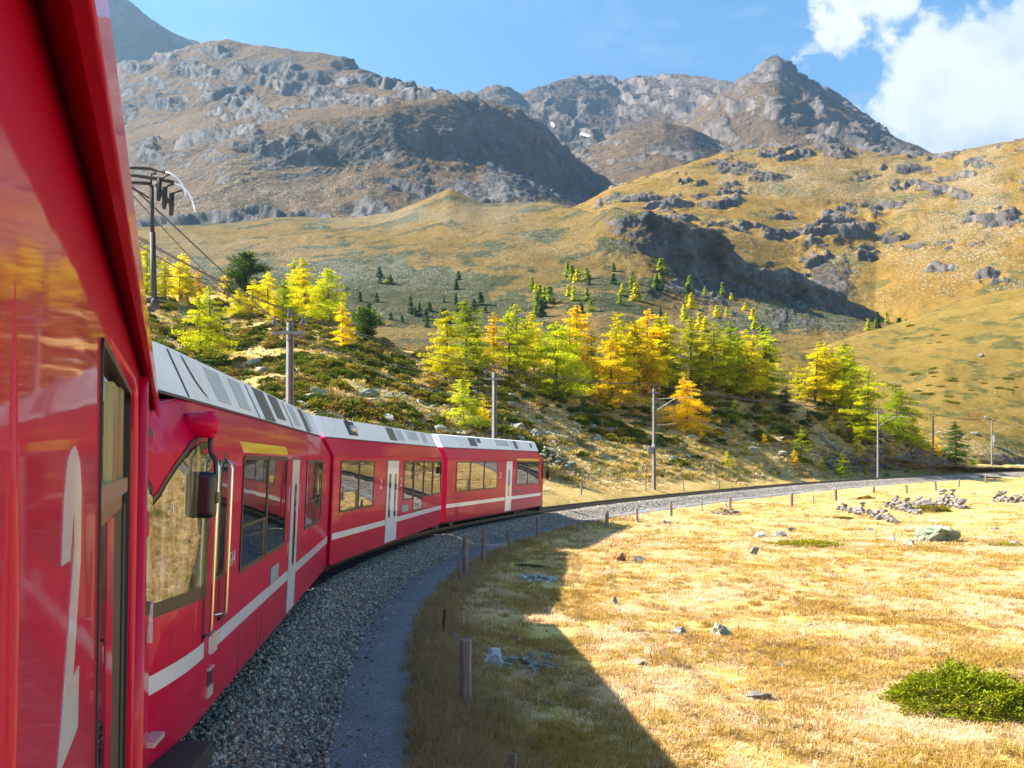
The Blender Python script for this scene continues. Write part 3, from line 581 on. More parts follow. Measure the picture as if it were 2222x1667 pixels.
# valley slope with mounds, and the dark crag
V0 = C([(0, 760, 220), (930, 800, 210), (1300, 890, 200), (1700, 895, 208), (2000, 890, 225)])
V1 = C([(0, 590, 360), (240, 600, 350), (500, 610, 345), (640, 640, 325), (800, 700, 295), (1000, 728, 285), (1120, 715, 288), (1300, 690, 300), (1500, 722, 298), (1700, 745, 296), (1850, 745, 300), (2000, 735, 320)])
V2c = C([(0, 545, 520), (240, 540, 520), (600, 535, 485), (780, 550, 440), (850, 555, 435), (1000, 540, 440), (1100, 545, 430), (1200, 560, 415), (1300, 560, 405), (1400, 562, 412), (1500, 612, 428), (1600, 642, 452), (1700, 664, 476), (1800, 684, 505), (1930, 712, 540)])
V3 = C([(0, 510, 720), (240, 500, 700), (500, 488, 680), (640, 476, 650), (760, 478, 640), (850, 468, 620), (900, 446, 612), (975, 408, 600), (1045, 442, 590), (1130, 447, 570), (1190, 440, 550), (1260, 458, 500), (1300, 472, 462), (1340, 464, 440), (1400, 462, 432), (1480, 484, 442),
        (1530, 500, 452), (1575, 528, 462), (1620, 572, 475), (1645, 588, 482), (1700, 578, 492), (1760, 612, 508), (1830, 650, 526), (1870, 668, 540), (1930, 702, 556), (2000, 725, 570)])
sheet('valley_slope', M['valley'], 0, 2000, 3, [V0, V1, V2c, V3, back(V3, 60, 14), back(V3, 200, 70)], [50, 100, 90, 12, 6], amp=0.0115, wl=0.13, ridge=0.35, ledge=(9, .25, .45, .33), crag=.9, octv=7, rock_slope=(0.62, 0.95), rock_add=0.0, scree_add=0.28, key='valley', veg_spots=((850, 640, 220, 75, 1.0), (1010, 690, 150, 45, .9), (640, 600, 260, 40, .35), (1300, 650, 200, 40, .35), (1700, 700, 200, 30, .4)),  # strongest spots paint the shaded part of the slope into its colour
      amp_row=[0.6, 0.8, 1.0, 0.7, 0.5, 0.5],
      bumps=((1420, 510, 90, 40, 4), (1530, 560, 90, 50, 5), (1640, 630, 110, 45, 5), (1760, 655, 90, 40, 5), (1560, 520, 60, 25, 4)), spots=((1480, 560, 200, 60, .22), (1650, 640, 220, 60, .28), (1780, 690, 120, 40, .3), (1520, 640, 90, 40, .3), (1650, 720, 160, 30, .25)), scree_spots=((1050, 470, 120, 50, .7), (800, 470, 180, 30, .8), (500, 570, 350, 50, .5), (900, 600, 160, 40, .45), (1150, 540, 120, 30, .3), (1650, 700, 250, 40, .5), (750, 600, 200, 30, .4)))
# golden slope right of the crag
R0 = C([(1180, 560, 620), (1330, 500, 600), (1500, 530, 600), (1700, 610, 600), (1900, 715, 560), (2050, 705, 540), (2222, 700, 520), (2700, 690, 500)])
R1 = C([(1180, 530, 700), (1330, 455, 700), (1600, 440, 760), (1900, 505, 730), (2222, 480, 700), (2700, 450, 690)])
R2 = C([(1180, 500, 820), (1330, 412, 880), (1390, 393, 900), (1500, 355, 950), (1580, 331, 1000), (1700, 318, 1020), (1830, 321, 1020), (1920, 334, 1010), (2000, 339, 1000), (2080, 330, 980), (2150, 315, 950), (2222, 303, 930), (2500, 250, 900), (2700, 240, 900)])
BR = ((1455, 455, 55, 16, 9), (1560, 440, 55, 20, 11), (1585, 372, 35, 13, 8), (1700, 338, 90, 16, 10), (1800, 336, 75, 14, 9), (1600, 412, 50, 13, 8), (1835, 490, 75, 38, 16), (1770, 520, 50, 28, 10), (1960, 410, 55, 14, 8), (1985, 375, 50, 13, 7), (2010, 418, 80, 12, 8),
      (2085, 432, 30, 12, 7), (2130, 360, 40, 16, 8), (2160, 480, 80, 22, 10), (1650, 395, 40, 9, 6), (2200, 400, 40, 20, 6), (1760, 560, 40, 25, 9), (1880, 555, 30, 22, 6), (2040, 590, 40, 20, 6), (1700, 470, 40, 12, 5), (1500, 400, 40, 10, 5), (2080, 540, 60, 14, 5), (1940, 520, 40, 12, 4), (2150, 610, 40, 18, 5))
sheet('golden_slope', M['gold'], 1180, 2700, 3.5, [R0, R1, R2, back(R2, 90, 25), back(R2, 300, 120)], [90, 90, 12, 6], amp=0.009, wl=0.10, ridge=0.40, octv=7, ledge=(15, -.18, .42, .10), crag=.6, rock_slope=(0.7, 1.05), rock_add=0.03, scree_add=0.26, bumps=BR, key='gold',
      scree_spots=((1650, 400, 120, 40, .4), (1900, 400, 250, 60, .35), (2130, 400, 60, 100, .5), (2100, 500, 150, 60, .4), (2050, 580, 150, 50, .3), (1800, 600, 60, 60, .5)), spots=((1800, 610, 50, 50, .5), (2150, 490, 90, 30, .2)))
# big mountain on the left
N0 = C([(0, 540, 720), (500, 510, 740), (800, 490, 760), (1000, 470, 790), (1200, 480, 760), (1300, 490, 850), (1450, 480, 950)])
N1 = C([(0, 440, 960), (240, 430, 950), (500, 405, 870), (700, 405, 890), (850, 352, 930), (1000, 350, 985), (1100, 372, 1030), (1180, 410, 1080), (1260, 440, 1200), (1330, 455, 1320), (1450, 470, 1450)])
N2 = C([(0, 390, 1100), (240, 360, 1080), (420, 322, 990), (560, 292, 950), (700, 268, 965), (850, 236, 1000), (960, 222, 1040), (1020, 226, 1065), (1060, 232, 1085), (1120, 252, 1125), (1170, 282, 1170), (1210, 326, 1240), (1250, 366, 1300), (1300, 400, 1380), (1400, 440, 1550), (1450, 465, 1600)])
N3 = C([(0, 330, 1270), (240, 300, 1250), (500, 235, 1250), (700, 222, 1230), (850, 214, 1200), (900, 213, 1190), (960, 220, 1180), (1060, 236, 1150), (1120, 256, 1180), (1170, 286, 1230), (1210, 330, 1290), (1250, 370, 1340), (1300, 404, 1420), (1450, 480, 1650)])
N4 = C([(0, 230, 1600), (240, 150, 1500), (330, 128, 1480), (440, 97, 1460), (490, 89, 1450), (560, 103, 1430), (640, 116, 1410), (690, 119, 1400), (750, 131, 1385), (775, 150, 1378), (830, 190, 1360), (900, 211, 1340), (960, 228, 1330), (1060, 250, 1340), (1170, 300, 1400), (1250, 385, 1480), (1450, 500, 1750)])
BN = ((660, 195, 110, 35, 16), (520, 215, 80, 22, 14), (850, 190, 110, 22, 14), (420, 160, 60, 20, 14), (600, 160, 90, 14, 12), (760, 150, 60, 14, 12), (360, 230, 60, 18, 12), (480, 125, 40, 12, 10), (740, 225, 90, 14, 10), (900, 215, 60, 10, 8), (560, 320, 70, 26, 14), (660, 330, 60, 40, 16), (350, 330, 60, 22, 10))
sheet('left_mountain', M['mtn'], 0, 1450, 3, [N0, N1, N2, N3, N4, back(N4, 120, 40), back(N4, 400, 200)], [60, 90, 30, 70, 10, 5], amp=0.0125, wl=0.075, ridge=0.7, octv=7, ledge=(40, .38, .33, .02), crag=.6, crestkeep=4, rock_slope=(0.6, 0.95), rock_add=-0.02, scree_add=0.12, bumps=BN, key='mtn',
      amp_row=[0.5, 0.9, 0.7, 0.9, 0.9, 0.6, 0.5],
      spots=((1000, 425, 260, 28, .5), (900, 330, 350, 60, .4), (1180, 380, 160, 70, .5), (1100, 300, 160, 60, .4)), scree_spots=((1000, 410, 300, 40, .2), (620, 380, 200, 60, .4), (500, 450, 300, 30, .3)))
# dome behind, peak, far wall, far left peak
D0 = C([(1150, 450, 1250), (1300, 430, 1250), (1500, 400, 1200), (1700, 390, 1250)])
D1 = C([(1150, 370, 1450), (1210, 334, 1480), (1280, 322, 1470), (1350, 288, 1465), (1400, 273, 1480), (1440, 268, 1500), (1500, 285, 1560), (1560, 318, 1640), (1620, 350, 1720), (1700, 390, 1800)])
sheet('rock_dome', M['peak'], 1150, 1700, 3, [D0, D1, back(D1, 120, 40), back(D1, 300, 160)], [90, 10, 5], amp=0.008, wl=0.07, ridge=0.6, ledge=(30, .35, .28, .0), crag=.6, rock_add=0.2, scree_add=0.2, rock_slope=(0.6, 0.95), spots=((1500, 330, 90, 40, .3),))
P0 = C([(1250, 420, 1600), (1480, 360, 1500), (1600, 355, 1450), (1850, 350, 1400), (2200, 380, 1350)])
P1 = C([(1250, 360, 2150), (1400, 312, 2060), (1480, 272, 2010), (1540, 232, 1975), (1600, 187, 1950), (1640, 151, 1935), (1664, 137, 1930), (1682, 125, 1930), (1700, 140, 1945), (1722, 160, 1965), (1770, 190, 2005), (1810, 215, 2045), (1840, 240, 2065), (1900, 286, 2110), (1950, 320, 2140), (1990, 336, 2160), (2200, 420, 2300)])
BP = ((1600, 260, 60, 40, 22), (1720, 250, 70, 40, 22), (1830, 300, 60, 22, 16), (1560, 300, 40, 30, 16), (1780, 310, 40, 25, 14), (1880, 285, 50, 30, 16))
sheet('peak', M['peak'], 1250, 2200, 3, [P0, P1, back(P1, 160, 60), back(P1, 500, 300)], [130, 10, 5], amp=0.0085, wl=0.075, ridge=0.85, octv=7, ledge=(75, .62, .26, -.05), crag=.7, rock_add=0.10, scree_add=0.1, rock_slope=(0.6, 0.95), bumps=BP, spots=((1690, 170, 90, 50, .35), (1600, 345, 150, 18, .15), (1750, 345, 150, 18, .15)))
F0 = C([(850, 380, 1900), (1250, 400, 1900), (1700, 380, 1900)])
F1 = C([(850, 240, 2500), (920, 211, 2500), (960, 208, 2480), (1000, 220, 2450), (1035, 222, 2350), (1055, 205, 2350), (1075, 195, 2350), (1100, 197, 2370), (1130, 216, 2420), (1160, 203, 2450), (1210, 178, 2560), (1270, 170, 2700), (1340, 178, 2850), (1420, 171, 2760), (1480, 168, 2650), (1510, 175, 2600), (1580, 186, 2450), (1640, 200, 2350), (1700, 260, 2300)])
sheet('far_wall', M['peak'], 850, 1700, 3, [F0, F1, back(F1, 200, 80), back(F1, 500, 300)], [110, 10, 5], amp=0.011, wl=0.075, ridge=0.8, octv=7, ledge=(80, .75, .24, -.1), crag=.8, rock_add=0.45, scree_add=0.1, key='far_wall')
L0 = C([(-700, 330, 1800), (100, 300, 1900), (330, 240, 1950), (700, 200, 2000)])
L1 = C([(-700, -300, 1900), (0, -250, 2000), (150, -110, 2100), (235, -25, 2150), (270, 0, 2200), (300, 28, 2240), (350, 66, 2320), (400, 92, 2400), (440, 110, 2450), (520, 140, 2550), (700, 200, 2700)])
sheet('far_peak', M['peak'], -700, 700, 4, [L0, L1, back(L1, 200, 80), back(L1, 500, 300)], [110, 10, 5], amp=0.010, wl=0.06, ridge=0.7, octv=7, rock_add=0.6, scree_add=0.1)
# meadow on the right: polar sheet round the camera
def meadow_z(x, y):
    s, i = track_sd(x, y); tz = TR[i, 2]; a = np.abs(s)
    prof = np.interp(s, [-400, -3, -2.6, 3.3, 3.55, 3.8, 5.5, 9, 16, 40, 120], [-4, -4, -1.4, -1.25, -0.62, -0.60, -0.80, -0.97, -1.05, -1.05, -0.9])
    xy0 = np.column_stack([x, y, np.zeros(len(x))]); w = sstep(3.2, 6, s)
    und = 0.28*fbm(xy0/14.0+3, 3)+0.10*fbm(xy0/3.2+8, 3); near = np.exp(-(np.hypot(x, y)/70.0)**2)
    rise = 0.35*np.exp(-(((x-33)/12)**2+((y-74)/10)**2))+0.3*np.exp(-(((x-46)/12)**2+((y-88)/9)**2))
    return tz+prof+w*(und+rise)+0.035*w*near*fbm(xy0/0.45, 2), s
ang = np.concatenate([np.linspace(-180, -40, 60, endpoint=False), np.linspace(-40, -12, 80, endpoint=False), np.linspace(-12, 29, 430, endpoint=False), np.linspace(29, 70, 90, endpoint=False), np.linspace(70, 180, 56)])
rad = np.concatenate([[0.5, 2.0, 4.0], np.geomspace(6, 260, 300)])
A_, R_ = np.meshgrid(np.radians(ang), rad); X_ = (R_*np.sin(A_)).ravel(); Y_ = (R_*np.cos(A_)).ravel()
Z_, S_ = meadow_z(X_, Y_); V_ = np.column_stack([X_, Y_, Z_]); nr, nc = A_.shape; idx = np.arange(nr*nc).reshape(nr, nc)
fs_ = np.stack([idx[:-1, :-1].ravel(), idx[:-1, 1:].ravel(), idx[1:, 1:].ravel(), idx[1:, :-1].ravel()], 1)
keep = (S_[fs_] > 2.6).all(1); fs_ = fs_[keep][:, ::-1]
tag(obj('meadow', mesh_np('meadow', V_, fs_, [M['meadow']], smooth=True)), kind='structure')
bvh_of(V_, fs_, 'meadow')
def ray(px, py, keys):
    o = Vector((0, 0, CH)); d = (P(px, py, 1.0)-o).normalized(); best = None
    for k in keys:
        h = SHEETS[k].ray_cast(o, d)
        if h[0] is not None and (best is None or h[3] < best[3]): best = h
    return best[0] if best else None
def drop(x, y, keys, z0=400):
    best = None
    for k in keys:
        h = SHEETS[k].ray_cast(Vector((x, y, z0)), Vector((0, 0, -1)))
        if h[0] is not None and (best is None or h[0].z > best.z): best = h[0]
    return best
def on_knoll(px, py, dfall):
    h = ray(px, py, ['knoll'])
    if h is None or h.y > 180:
        p = P(px, py, dfall); h = drop(p.x, p.y, ['knoll']) or p
    return h

M['snow'] = mat('old_snow', (0.55, 0.58, 0.63), 0.7, var=0.1)
for (px, py, w, h, sl, lab) in ((1268, 293, 11, 3.5, .25, 'small elongated snow patch low on the dark far rock wall'), (1199, 271, 5, 5, .5, 'small round snow patch left of the elongated one on the rock wall')):
    mb = MB(); nu, nv = 9, 5; ok = True; vs = []
    for j in range(nv):
        for i in range(nu):
            a = (i/(nu-1)*2-1); b2 = (j/(nv-1)*2-1)*math.sqrt(max(.05, 1-a*a)); h_ = ray(px+a*w, py+b2*h+a*w*sl, ('far_wall',))
            if h_ is None: ok = False; break
            vs.append(h_+(Vector((0, 0, CH))-h_).normalized()*6.0+Vector((0, 0, .5)))
        if not ok: break
    if ok:
        top_ = [v+Vector((0, -1.0, 1.0)) for v in vs]; f = [(j*nu+i, j*nu+i+1, (j+1)*nu+i+1, (j+1)*nu+i) for j in range(nv-1) for i in range(nu-1)]
        mb.add(vs, f); tag(mb.build('snow_patch', M['snow'], None, True), lab, 'snow')
# ------------------------------------------------------------------ haze
hz = MB(); hz.box((-100, 1650, 622), (3300, 1990, 640)); ho = hz.build('haze', [])
ho.data.materials.clear(); hm = bpy.data.materials.new('haze'); hm.use_nodes = True; hm.node_tree.nodes.clear()
_o = nn(hm.node_tree, 'ShaderNodeOutputMaterial'); _v = nn(hm.node_tree, 'ShaderNodeVolumePrincipled')
_v.inputs['Color'].default_value = (0.44, 0.73, 1.0, 1); _v.inputs['Density'].default_value = 0.00015; _v.inputs['Anisotropy'].default_value = 0.74
lk(hm.node_tree, _v.outputs[0], _o.inputs['Volume']); ho.data.materials.append(hm); tag(ho, kind='stuff')

# ================================================================== TRAIN
PROF = ([0.36, 0.95, 2.86, 2.93, 3.33, 3.83], [1.325, 1.33, 1.33, 1.31, 1.08, 0.83])
class Car:
    def __init__(s, name, label, near, far, L, prof=PROF, tap=None, wref=1.7, cat='train car', roll=ROLL):
        near = Vector((*near, 0)); far = Vector((*far, 0)); f = (far-near).normalized(); r = Vector((f.y, -f.x, 0))
        s.hd = math.atan2(f.y, f.x); s.L = L; s.prof = prof; s.tap = tap or (lambda u: 0.0)
        o = near-r*(1.33+roll*wref)
        s.root = thing(name, label, cat); s.M = Matrix.Translation(o) @ Matrix.Rotation(s.hd, 4, 'Z') @ Matrix.Rotation(roll, 4, 'X')
        s.root.matrix_world = s.M; s.inv = s.M.inverted()
    def hw(s, w): return float(np.interp(w, s.prof[0], s.prof[1]))
    def pt(s, u, w, off=0.0): return Vector((u, -(s.hw(w)-s.tap(u)+off), w))
    def uw(s, px, py):
        w = 1.7; u = 0
        for _ in range(10):
            lo, hi = -3.0 if s.tap(-1) else 0.0, s.L
            if s.lo is not None: lo = s.lo
            for _ in range(40):
                u = (lo+hi)/2; q = s.M @ s.pt(u, w)
                if q.y < 0.05 or proj(q)[0] < px: lo = u
                else: hi = u
            q = s.M @ s.pt(u, w); w += (proj(q)[1]-py)*q.y/F
            w = max(-0.5, min(4.5, w))
        return u, w
    lo = None
    def loc(s, px, py, d): return s.inv @ P(px, py, d)
    def plate(s, name, poly, off, thick, m, parent=None, inner=None):
        """poly (u,w) laid on the flank, standing off proud of it"""
        mb = MB(); n = len(poly); front = [s.pt(u, w, off) for u, w in poly]; backp = [s.pt(u, w, off-thick) for u, w in poly]
        ws_ = sorted({round(w, 6) for _, w in poly})
        if inner is None and n == 4 and len(ws_) == 2:
            kn = [ws_[0]]+[w for w in s.prof[0] if ws_[0]+.004 < w < ws_[1]-.004]+[ws_[1]]; uu = sorted({u for u, _ in poly}); m_ = len(kn)
            A1 = [s.pt(u, w, off) for w in kn for u in (uu[0], uu[-1])]; B1 = [s.pt(u, w, off-thick) for w in kn for u in (uu[0], uu[-1])]; q = 2*m_
            f = [(2*i, 2*i+1, 2*i+3, 2*i+2) for i in range(m_-1)]+[(2*i, 2*i+2, q+2*i+2, q+2*i) for i in range(m_-1)]+[(2*i+3, 2*i+1, q+2*i+1, q+2*i+3) for i in range(m_-1)]+[(1, 0, q, q+1), (q-2, q-1, 2*q-1, 2*q-2)]
            mb.add(A1+B1, f)
        elif inner is None:
            tris = tessellate_polygon([[Vector((u, w, 0)) for u, w in poly]])
            mb.add(front, [tuple(t) for t in tris]); mb.add(front+backp, [(i, (i+1) % n, n+(i+1) % n, n+i) for i in range(n)])
        else:
            inn = [s.pt(u, w, off) for u, w in inner]; inb = [s.pt(u, w, off-thick) for u, w in inner]
            mb.add(front+inn, [(i, (i+1) % n, n+(i+1) % n, n+i) for i in range(n)])
            mb.add(front+backp, [(i, (i+1) % n, n+(i+1) % n, n+i) for i in range(n)])
            mb.add(inn+inb, [(i, (i+1) % n, n+(i+1) % n, n+i) for i in range(n)])
        return mb.build(name, m, parent or s.root)
def rrect(u0, u1, w0, w1, r=0.08, n=4):
    out = []
    for (cu, cw, a0) in ((u1-r, w1-r, 0), (u0+r, w1-r, 90), (u0+r, w0+r, 180), (u1-r, w0+r, 270)):
        for k in range(n+1):
            a = R(a0+90*k/n); out.append((cu+r*math.cos(a), cw+r*math.sin(a)))
    return out
def rect(u0, u1, w0, w1): return [(u1, w1), (u0, w1), (u0, w0), (u1, w0)]
def window(car, u0, u1, w0, w1, name='window', r=0.09, fr=0.055, gm=None):
    fo = car.plate(name, rrect(u0, u1, w0, w1, r), 0.014, 0.03, M['rubber'], inner=rrect(u0+fr, u1-fr, w0+fr, w1-fr, max(r-fr*0.6, 0.03)))
    gp = car.plate('pane', rrect(u0+fr, u1-fr, w0+fr, w1-fr, max(r-fr*0.6, 0.03)), 0.005, 0.004, gm or M['glass'], fo)
    return fo
def body(car, u0, u1, wlev, top=None, name='body', m=None, nside=2, fronttap=None):
    """stack of horizontal slices"""
    us = list(np.linspace(u1, u0, nside)); vs = []; fs = []; n = 2*len(us)
    for w in wlev:
        ring = []
        for sg in (-1, 1):
            for u in (us if sg < 0 else us[::-1]):
                ww = w
                if top: ww = min(w, 2.6) + max(0, w-2.6)*(top(u)-2.6)/(wlev[-1]-2.6)
                ring.append((u, sg*(car.hw(w)-car.tap(u)), ww))
        vs += ring
    for k in range(len(wlev)-1):
        for i in range(n): fs.append((k*n+i, k*n+(i+1) % n, (k+1)*n+(i+1) % n, (k+1)*n+i))
    L0 = len(us)
    for k, rev in ((0, True), (len(wlev)-1, False)):
        for i in range(L0-1):
            q = (k*n+i, k*n+i+1, k*n+n-2-i, k*n+n-1-i); fs.append(q[::-1] if rev else q)
    mb = MB(); mb.add(vs, fs); o = mb.build(name, m or M['red'], car.root); return o
def bevel(o, w=0.02, seg=2):
    b = o.modifiers.new('bevel', 'BEVEL'); b.width = w; b.segments = seg; b.limit_method = 'ANGLE'; b.angle_limit = R(40); return o
def text(car, body_, u, w, size, m, name='class_number', sx=1.0):
    c = bpy.data.curves.new(name, 'FONT'); c.body = body_; c.size = size; c.extrude = 0.002; c.align_x = 'CENTER'
    o = bpy.data.objects.new(name, c); COL.objects.link(o); o.parent = car.root; c.materials.append(m)
    dg = bpy.context.evaluated_depsgraph_get(); me = bpy.data.meshes.new_from_object(o.evaluated_get(dg)); bpy.data.objects.remove(o); me.materials.clear(); me.materials.append(m); o = obj(name, me, car.root)
    o.matrix_local = Matrix.Translation(car.pt(u, w, 0.006)) @ Matrix.Rotation(R(90), 4, 'X') @ Matrix.Diagonal((sx, 1, 1, 1)); return o
def running_gear(car, us, under=(0.3, None)):
    mb = MB(); e = under[1] or car.L-0.3; mb.box(((under[0]+e)/2, 0, 0.42), ((e-under[0])/2, 1.02, 0.16)); mb.build('underframe', M['dark'], car.root)
    for u in us:
        b = MB()
        for sg in (-1, 1): b.box((u, sg*0.86, 0.42), (1.25, 0.06, 0.10)); b.box((u-.9, sg*.9, .36), (.14, .07, .12)); b.box((u+.9, sg*.9, .36), (.14, .07, .12))
        b.box((u, 0, 0.45), (0.3, 0.8, 0.1)); bo = b.build('bogie', M['dark'], car.root)
        for du in (-.9, .9):
            wm = MB()
            for sg in (-1, 1): wm.lathe((u+du, sg*0.53-.06, .36), [(.05, 0), (.36, 0), (.36, .12), (.05, .12)], (0, 1, 0), 20)
            wm.tube([(u+du, -.53, .36), (u+du, .53, .36)], .06, 8); wm.build('wheelset', M['rail'], bo)
def skirt_panel(car, u0, u1, w0, w1):
    """outline of an access panel: a thin dark groove"""
    g = 0.012; p = rrect(u0, u1, w0, w1, 0.05, 3); q = rrect(u0+g, u1-g, w0+g, w1-g, 0.045, 3)
    return car.plate('access_panel', p, 0.003, 0.003, M['roofline'], inner=q)
def roof_plate(car, u0, u1, w0, w1, m, name='roof_hatch', off=0.012): return car.plate(name, rect(u0, u1, w0, w1), off, 0.02, m)
def stripe(car, u0, u1, w=1.02, h=0.075, m=None, name='stripe', n=1):
    us = np.linspace(u0, u1, n+1)
    mb = MB(); vs = []
    for u in us: vs += [car.pt(u, w-h, .004), car.pt(u, w+h, .004)]
    mb.add(vs, [(2*i, 2*i+2, 2*i+3, 2*i+1) for i in range(n)]); return mb.build(name, m or M['white'], car.root)
def door(car, u0, u1, w0, w1, leaves=1):
    mb = MB(); d = car.plate('door_frame', rect(u0-.03, u1+.03, w0-.01, w1+.03), 0.004, 0.01, M['rubber'])
    step = (u1-u0)/leaves
    for k in range(leaves):
        a, b = u0+k*step+0.006, u0+(k+1)*step-0.006
        o = car.plate('door', rect(a, b, w0, w1), 0.014, 0.016, M['white'])
        c = (a+b)/2; hwid = min(0.13, (b-a)*0.27)
        f = car.plate('door_window', rrect(c-hwid, c+hwid, 1.12, 2.42, 0.1), 0.020, 0.01, M['rubber'], o)
        car.plate('pane', rrect(c-hwid+.03, c+hwid-.03, 1.15, 2.39, 0.075), 0.024, 0.004, M['glass'], o)

WL = [0.36, 0.95, 1.6, 2.3, 2.86, 2.93, 3.33]
# --- front car of the three-car unit: cab end next to us
tapA = lambda u: 0.0 if u >= 0 else 0.050*u*u+1.2*max(0.0, -u-1.75)**2
A = Car('railcar', 'red railcar with cab, mirror arm and yellow band, coupled next to the nearest coach', (-2.82, 9.1), (-4.13, 22.3), 13.26, tap=tapA); A.lo = -2.2
topA = lambda u: 3.33 if u > 0.0 else max(3.02, 3.33-0.105*(-u)**1.5)
usA = 24
bA = body(A, -2.15, 13.26, WL, top=topA, nside=34); bevel(bA, 0.03, 2)
for p in bA.data.polygons: p.use_smooth = True
mdA = bA.modifiers.new('wn', 'EDGE_SPLIT'); mdA.split_angle = R(25)
def roof(car, u0, u1, noseslope=0.0):
    mb = MB(); n = 10; us = np.linspace(u0, u1, n+1); vs = []; prof = [(-car.hw(3.335), 3.335), (-car.hw(3.83), 3.83), (-.55, 3.86), (.55, 3.86), (car.hw(3.83), 3.83), (car.hw(3.335), 3.335)]
    for u in us:
        for (y, z) in prof: vs.append((u, y, z))
    k = len(prof)
    if noseslope:
        for j, (y, z) in enumerate(prof): vs[j] = (u0+(z-3.335)*noseslope, y*(0.9), z)
    mb.add(vs, [(i*k+j, (i+1)*k+j, (i+1)*k+j+1, i*k+j+1) for i in range(n) for j in range(k-1)]+[tuple(range(k)), tuple(n*k+j for j in range(k))[::-1]])
    o = mb.build('roof', M['roof'], car.root)
    sm = MB(); sm.box(((u0+u1)/2, -car.hw(3.33)-.004, 3.332), ((u1-u0)/2, .012, .012)); sm.build('gutter_seam', M['roofline'], car.root)
    return o
rA = roof(A, -1.25, 13.26, 0.5)
w_ = MB(); w_.box((-0.60, 0, 3.07), (.80, .98, .255)); bevel(w_.build('windscreen_top', M['navy'], A.root), .04)
running_gear(A, (1.6, 11.4), (-1.9, 13.0))
# windows, door and bands of the front car
def uA(px, w=2.2): return A.uw(px, HY-(w-CH)*F/12)[0]
def u_of(car, px, w):
    lo, hi = (car.lo if car.lo is not None else 0.0), car.L
    for _ in range(45):
        u = (lo+hi)/2; q = car.M @ car.pt(u, w)
        if q.y < 0.02 or proj(q)[0] < px: lo = u
        else: hi = u
    return u
a0, a1, a2 = u_of(A, 523, 2.2), u_of(A, 578, 2.2), u_of(A, 620, 2.2)
w1_ = window(A, a0, a1-.01, 1.53, 2.84); window(A, a1+.01, a2, 1.53, 2.84)
A.plate('window_transom', rect(a0+.06, a1-.07, 2.03, 2.06), 0.012, 0.008, M['black'], w1_); A.plate('blind', rect(a1-.26, a1-.07, 1.6, 2.03), 0.008, 0.004, M['black'], w1_)
A.plate('class_band', rect(a0-.02, a2+.05, 2.865, 2.985), 0.006, 0.01, M['yellow'])
d0, d1 = u_of(A, 630, 2.0), u_of(A, 645, 2.0); d1 = max(d1, d0+.78); door(A, d0, d1, 0.42, 2.80)
a3, a4 = u_of(A, 663, 2.2), u_of(A, 697, 2.2); am = u_of(A, 683, 2.2)
w3_ = window(A, a3, am-.01, 1.55, 2.80); window(A, am+.01, a4, 1.55, 2.80)
A.plate('window_transom', rect(a3+.06, am-.07, 2.03, 2.06), 0.012, 0.008, M['black'], w3_); A.plate('blind', rect(am-.3, am-.07, 1.6, 2.03), 0.008, 0.004, M['black'], w3_)
A.plate('end_hatch', rrect(a4+.12, a4+.6, 1.5, 2.7, .04), 0.003, .003, M['roofline'], inner=rrect(a4+.132, a4+.588, 1.512, 2.688, .035))
stripe(A, 0.30, d0-.03); stripe(A, d1+.03, 13.2); stripe(A, -2.1, 0.08, n=14)
ua, wa = A.uw(598, 1238); A.plate('louvre_panel', rect(ua-.55, ua+.25, wa-.13, wa+.10), .008, .01, M['louvre'])
for k in range(5): A.plate('louvre_slat', rect(ua-.53, ua+.23, wa-.115+k*.043, wa-.095+k*.043), .014, .008, M['hatch'])
text(A, '3514', u_of(A, 500, 1.65), A.uw(500, 1228)[1], 0.22, M['white'], 'car_number', 1.0)
text(A, '1', d0-.28, 2.02, 0.55, M['white'], 'class_number', .6); text(A, '1', d1+.22, 2.02, 0.55, M['white'], 'class_number', .6)
mb = MB(); A.plate('warning_mark', rect(d0-.16, d0-.08, 1.36, 1.52), .005, .004, M['yellow'])
skirt_panel(A, d0-2.6, d0-.25, .40, .86); skirt_panel(A, 2.0, d0-2.9, .40, .86)
# roof fittings of the front car
for (u0, u1, w0, w1, m, nm) in ((0.2, 0.23, 3.36, 3.8, 'roofline', 'roof_joint'), (1.75, 2.55, 3.42, 3.78, 'hatch', 'roof_hatch'), (3.15, 3.95, 3.42, 3.78, 'hatch', 'roof_hatch'), (5.1, 6.1, 3.36, 3.81, 'louvre', 'roof_louvre'), (6.6, 7.6, 3.44, 3.81, 'louvre', 'roof_louvre'),
                            (8.9, 9.7, 3.42, 3.78, 'hatch', 'roof_hatch'), (10.6, 11.3, 3.36, 3.80, 'louvre', 'roof_louvre'), (11.5, 11.9, 3.40, 3.78, 'hatch', 'roof_hatch'), (4.5, 4.52, 3.36, 3.8, 'roofline', 'roof_joint'), (8.3, 8.32, 3.36, 3.8, 'roofline', 'roof_joint')):
    roof_plate(A, u0, u1, w0, w1, M[m], nm)
sw = MB(); sw.add([A.pt(.72, 3.80, .02), A.pt(1.25, 3.80, .02), A.pt(1.25, 3.40, .02), A.pt(1.05, 3.46, .02), A.pt(.86, 3.58, .02)], [(0, 1, 2, 3, 4)]); sw.build('roof_marking', M['sign'], A.root)
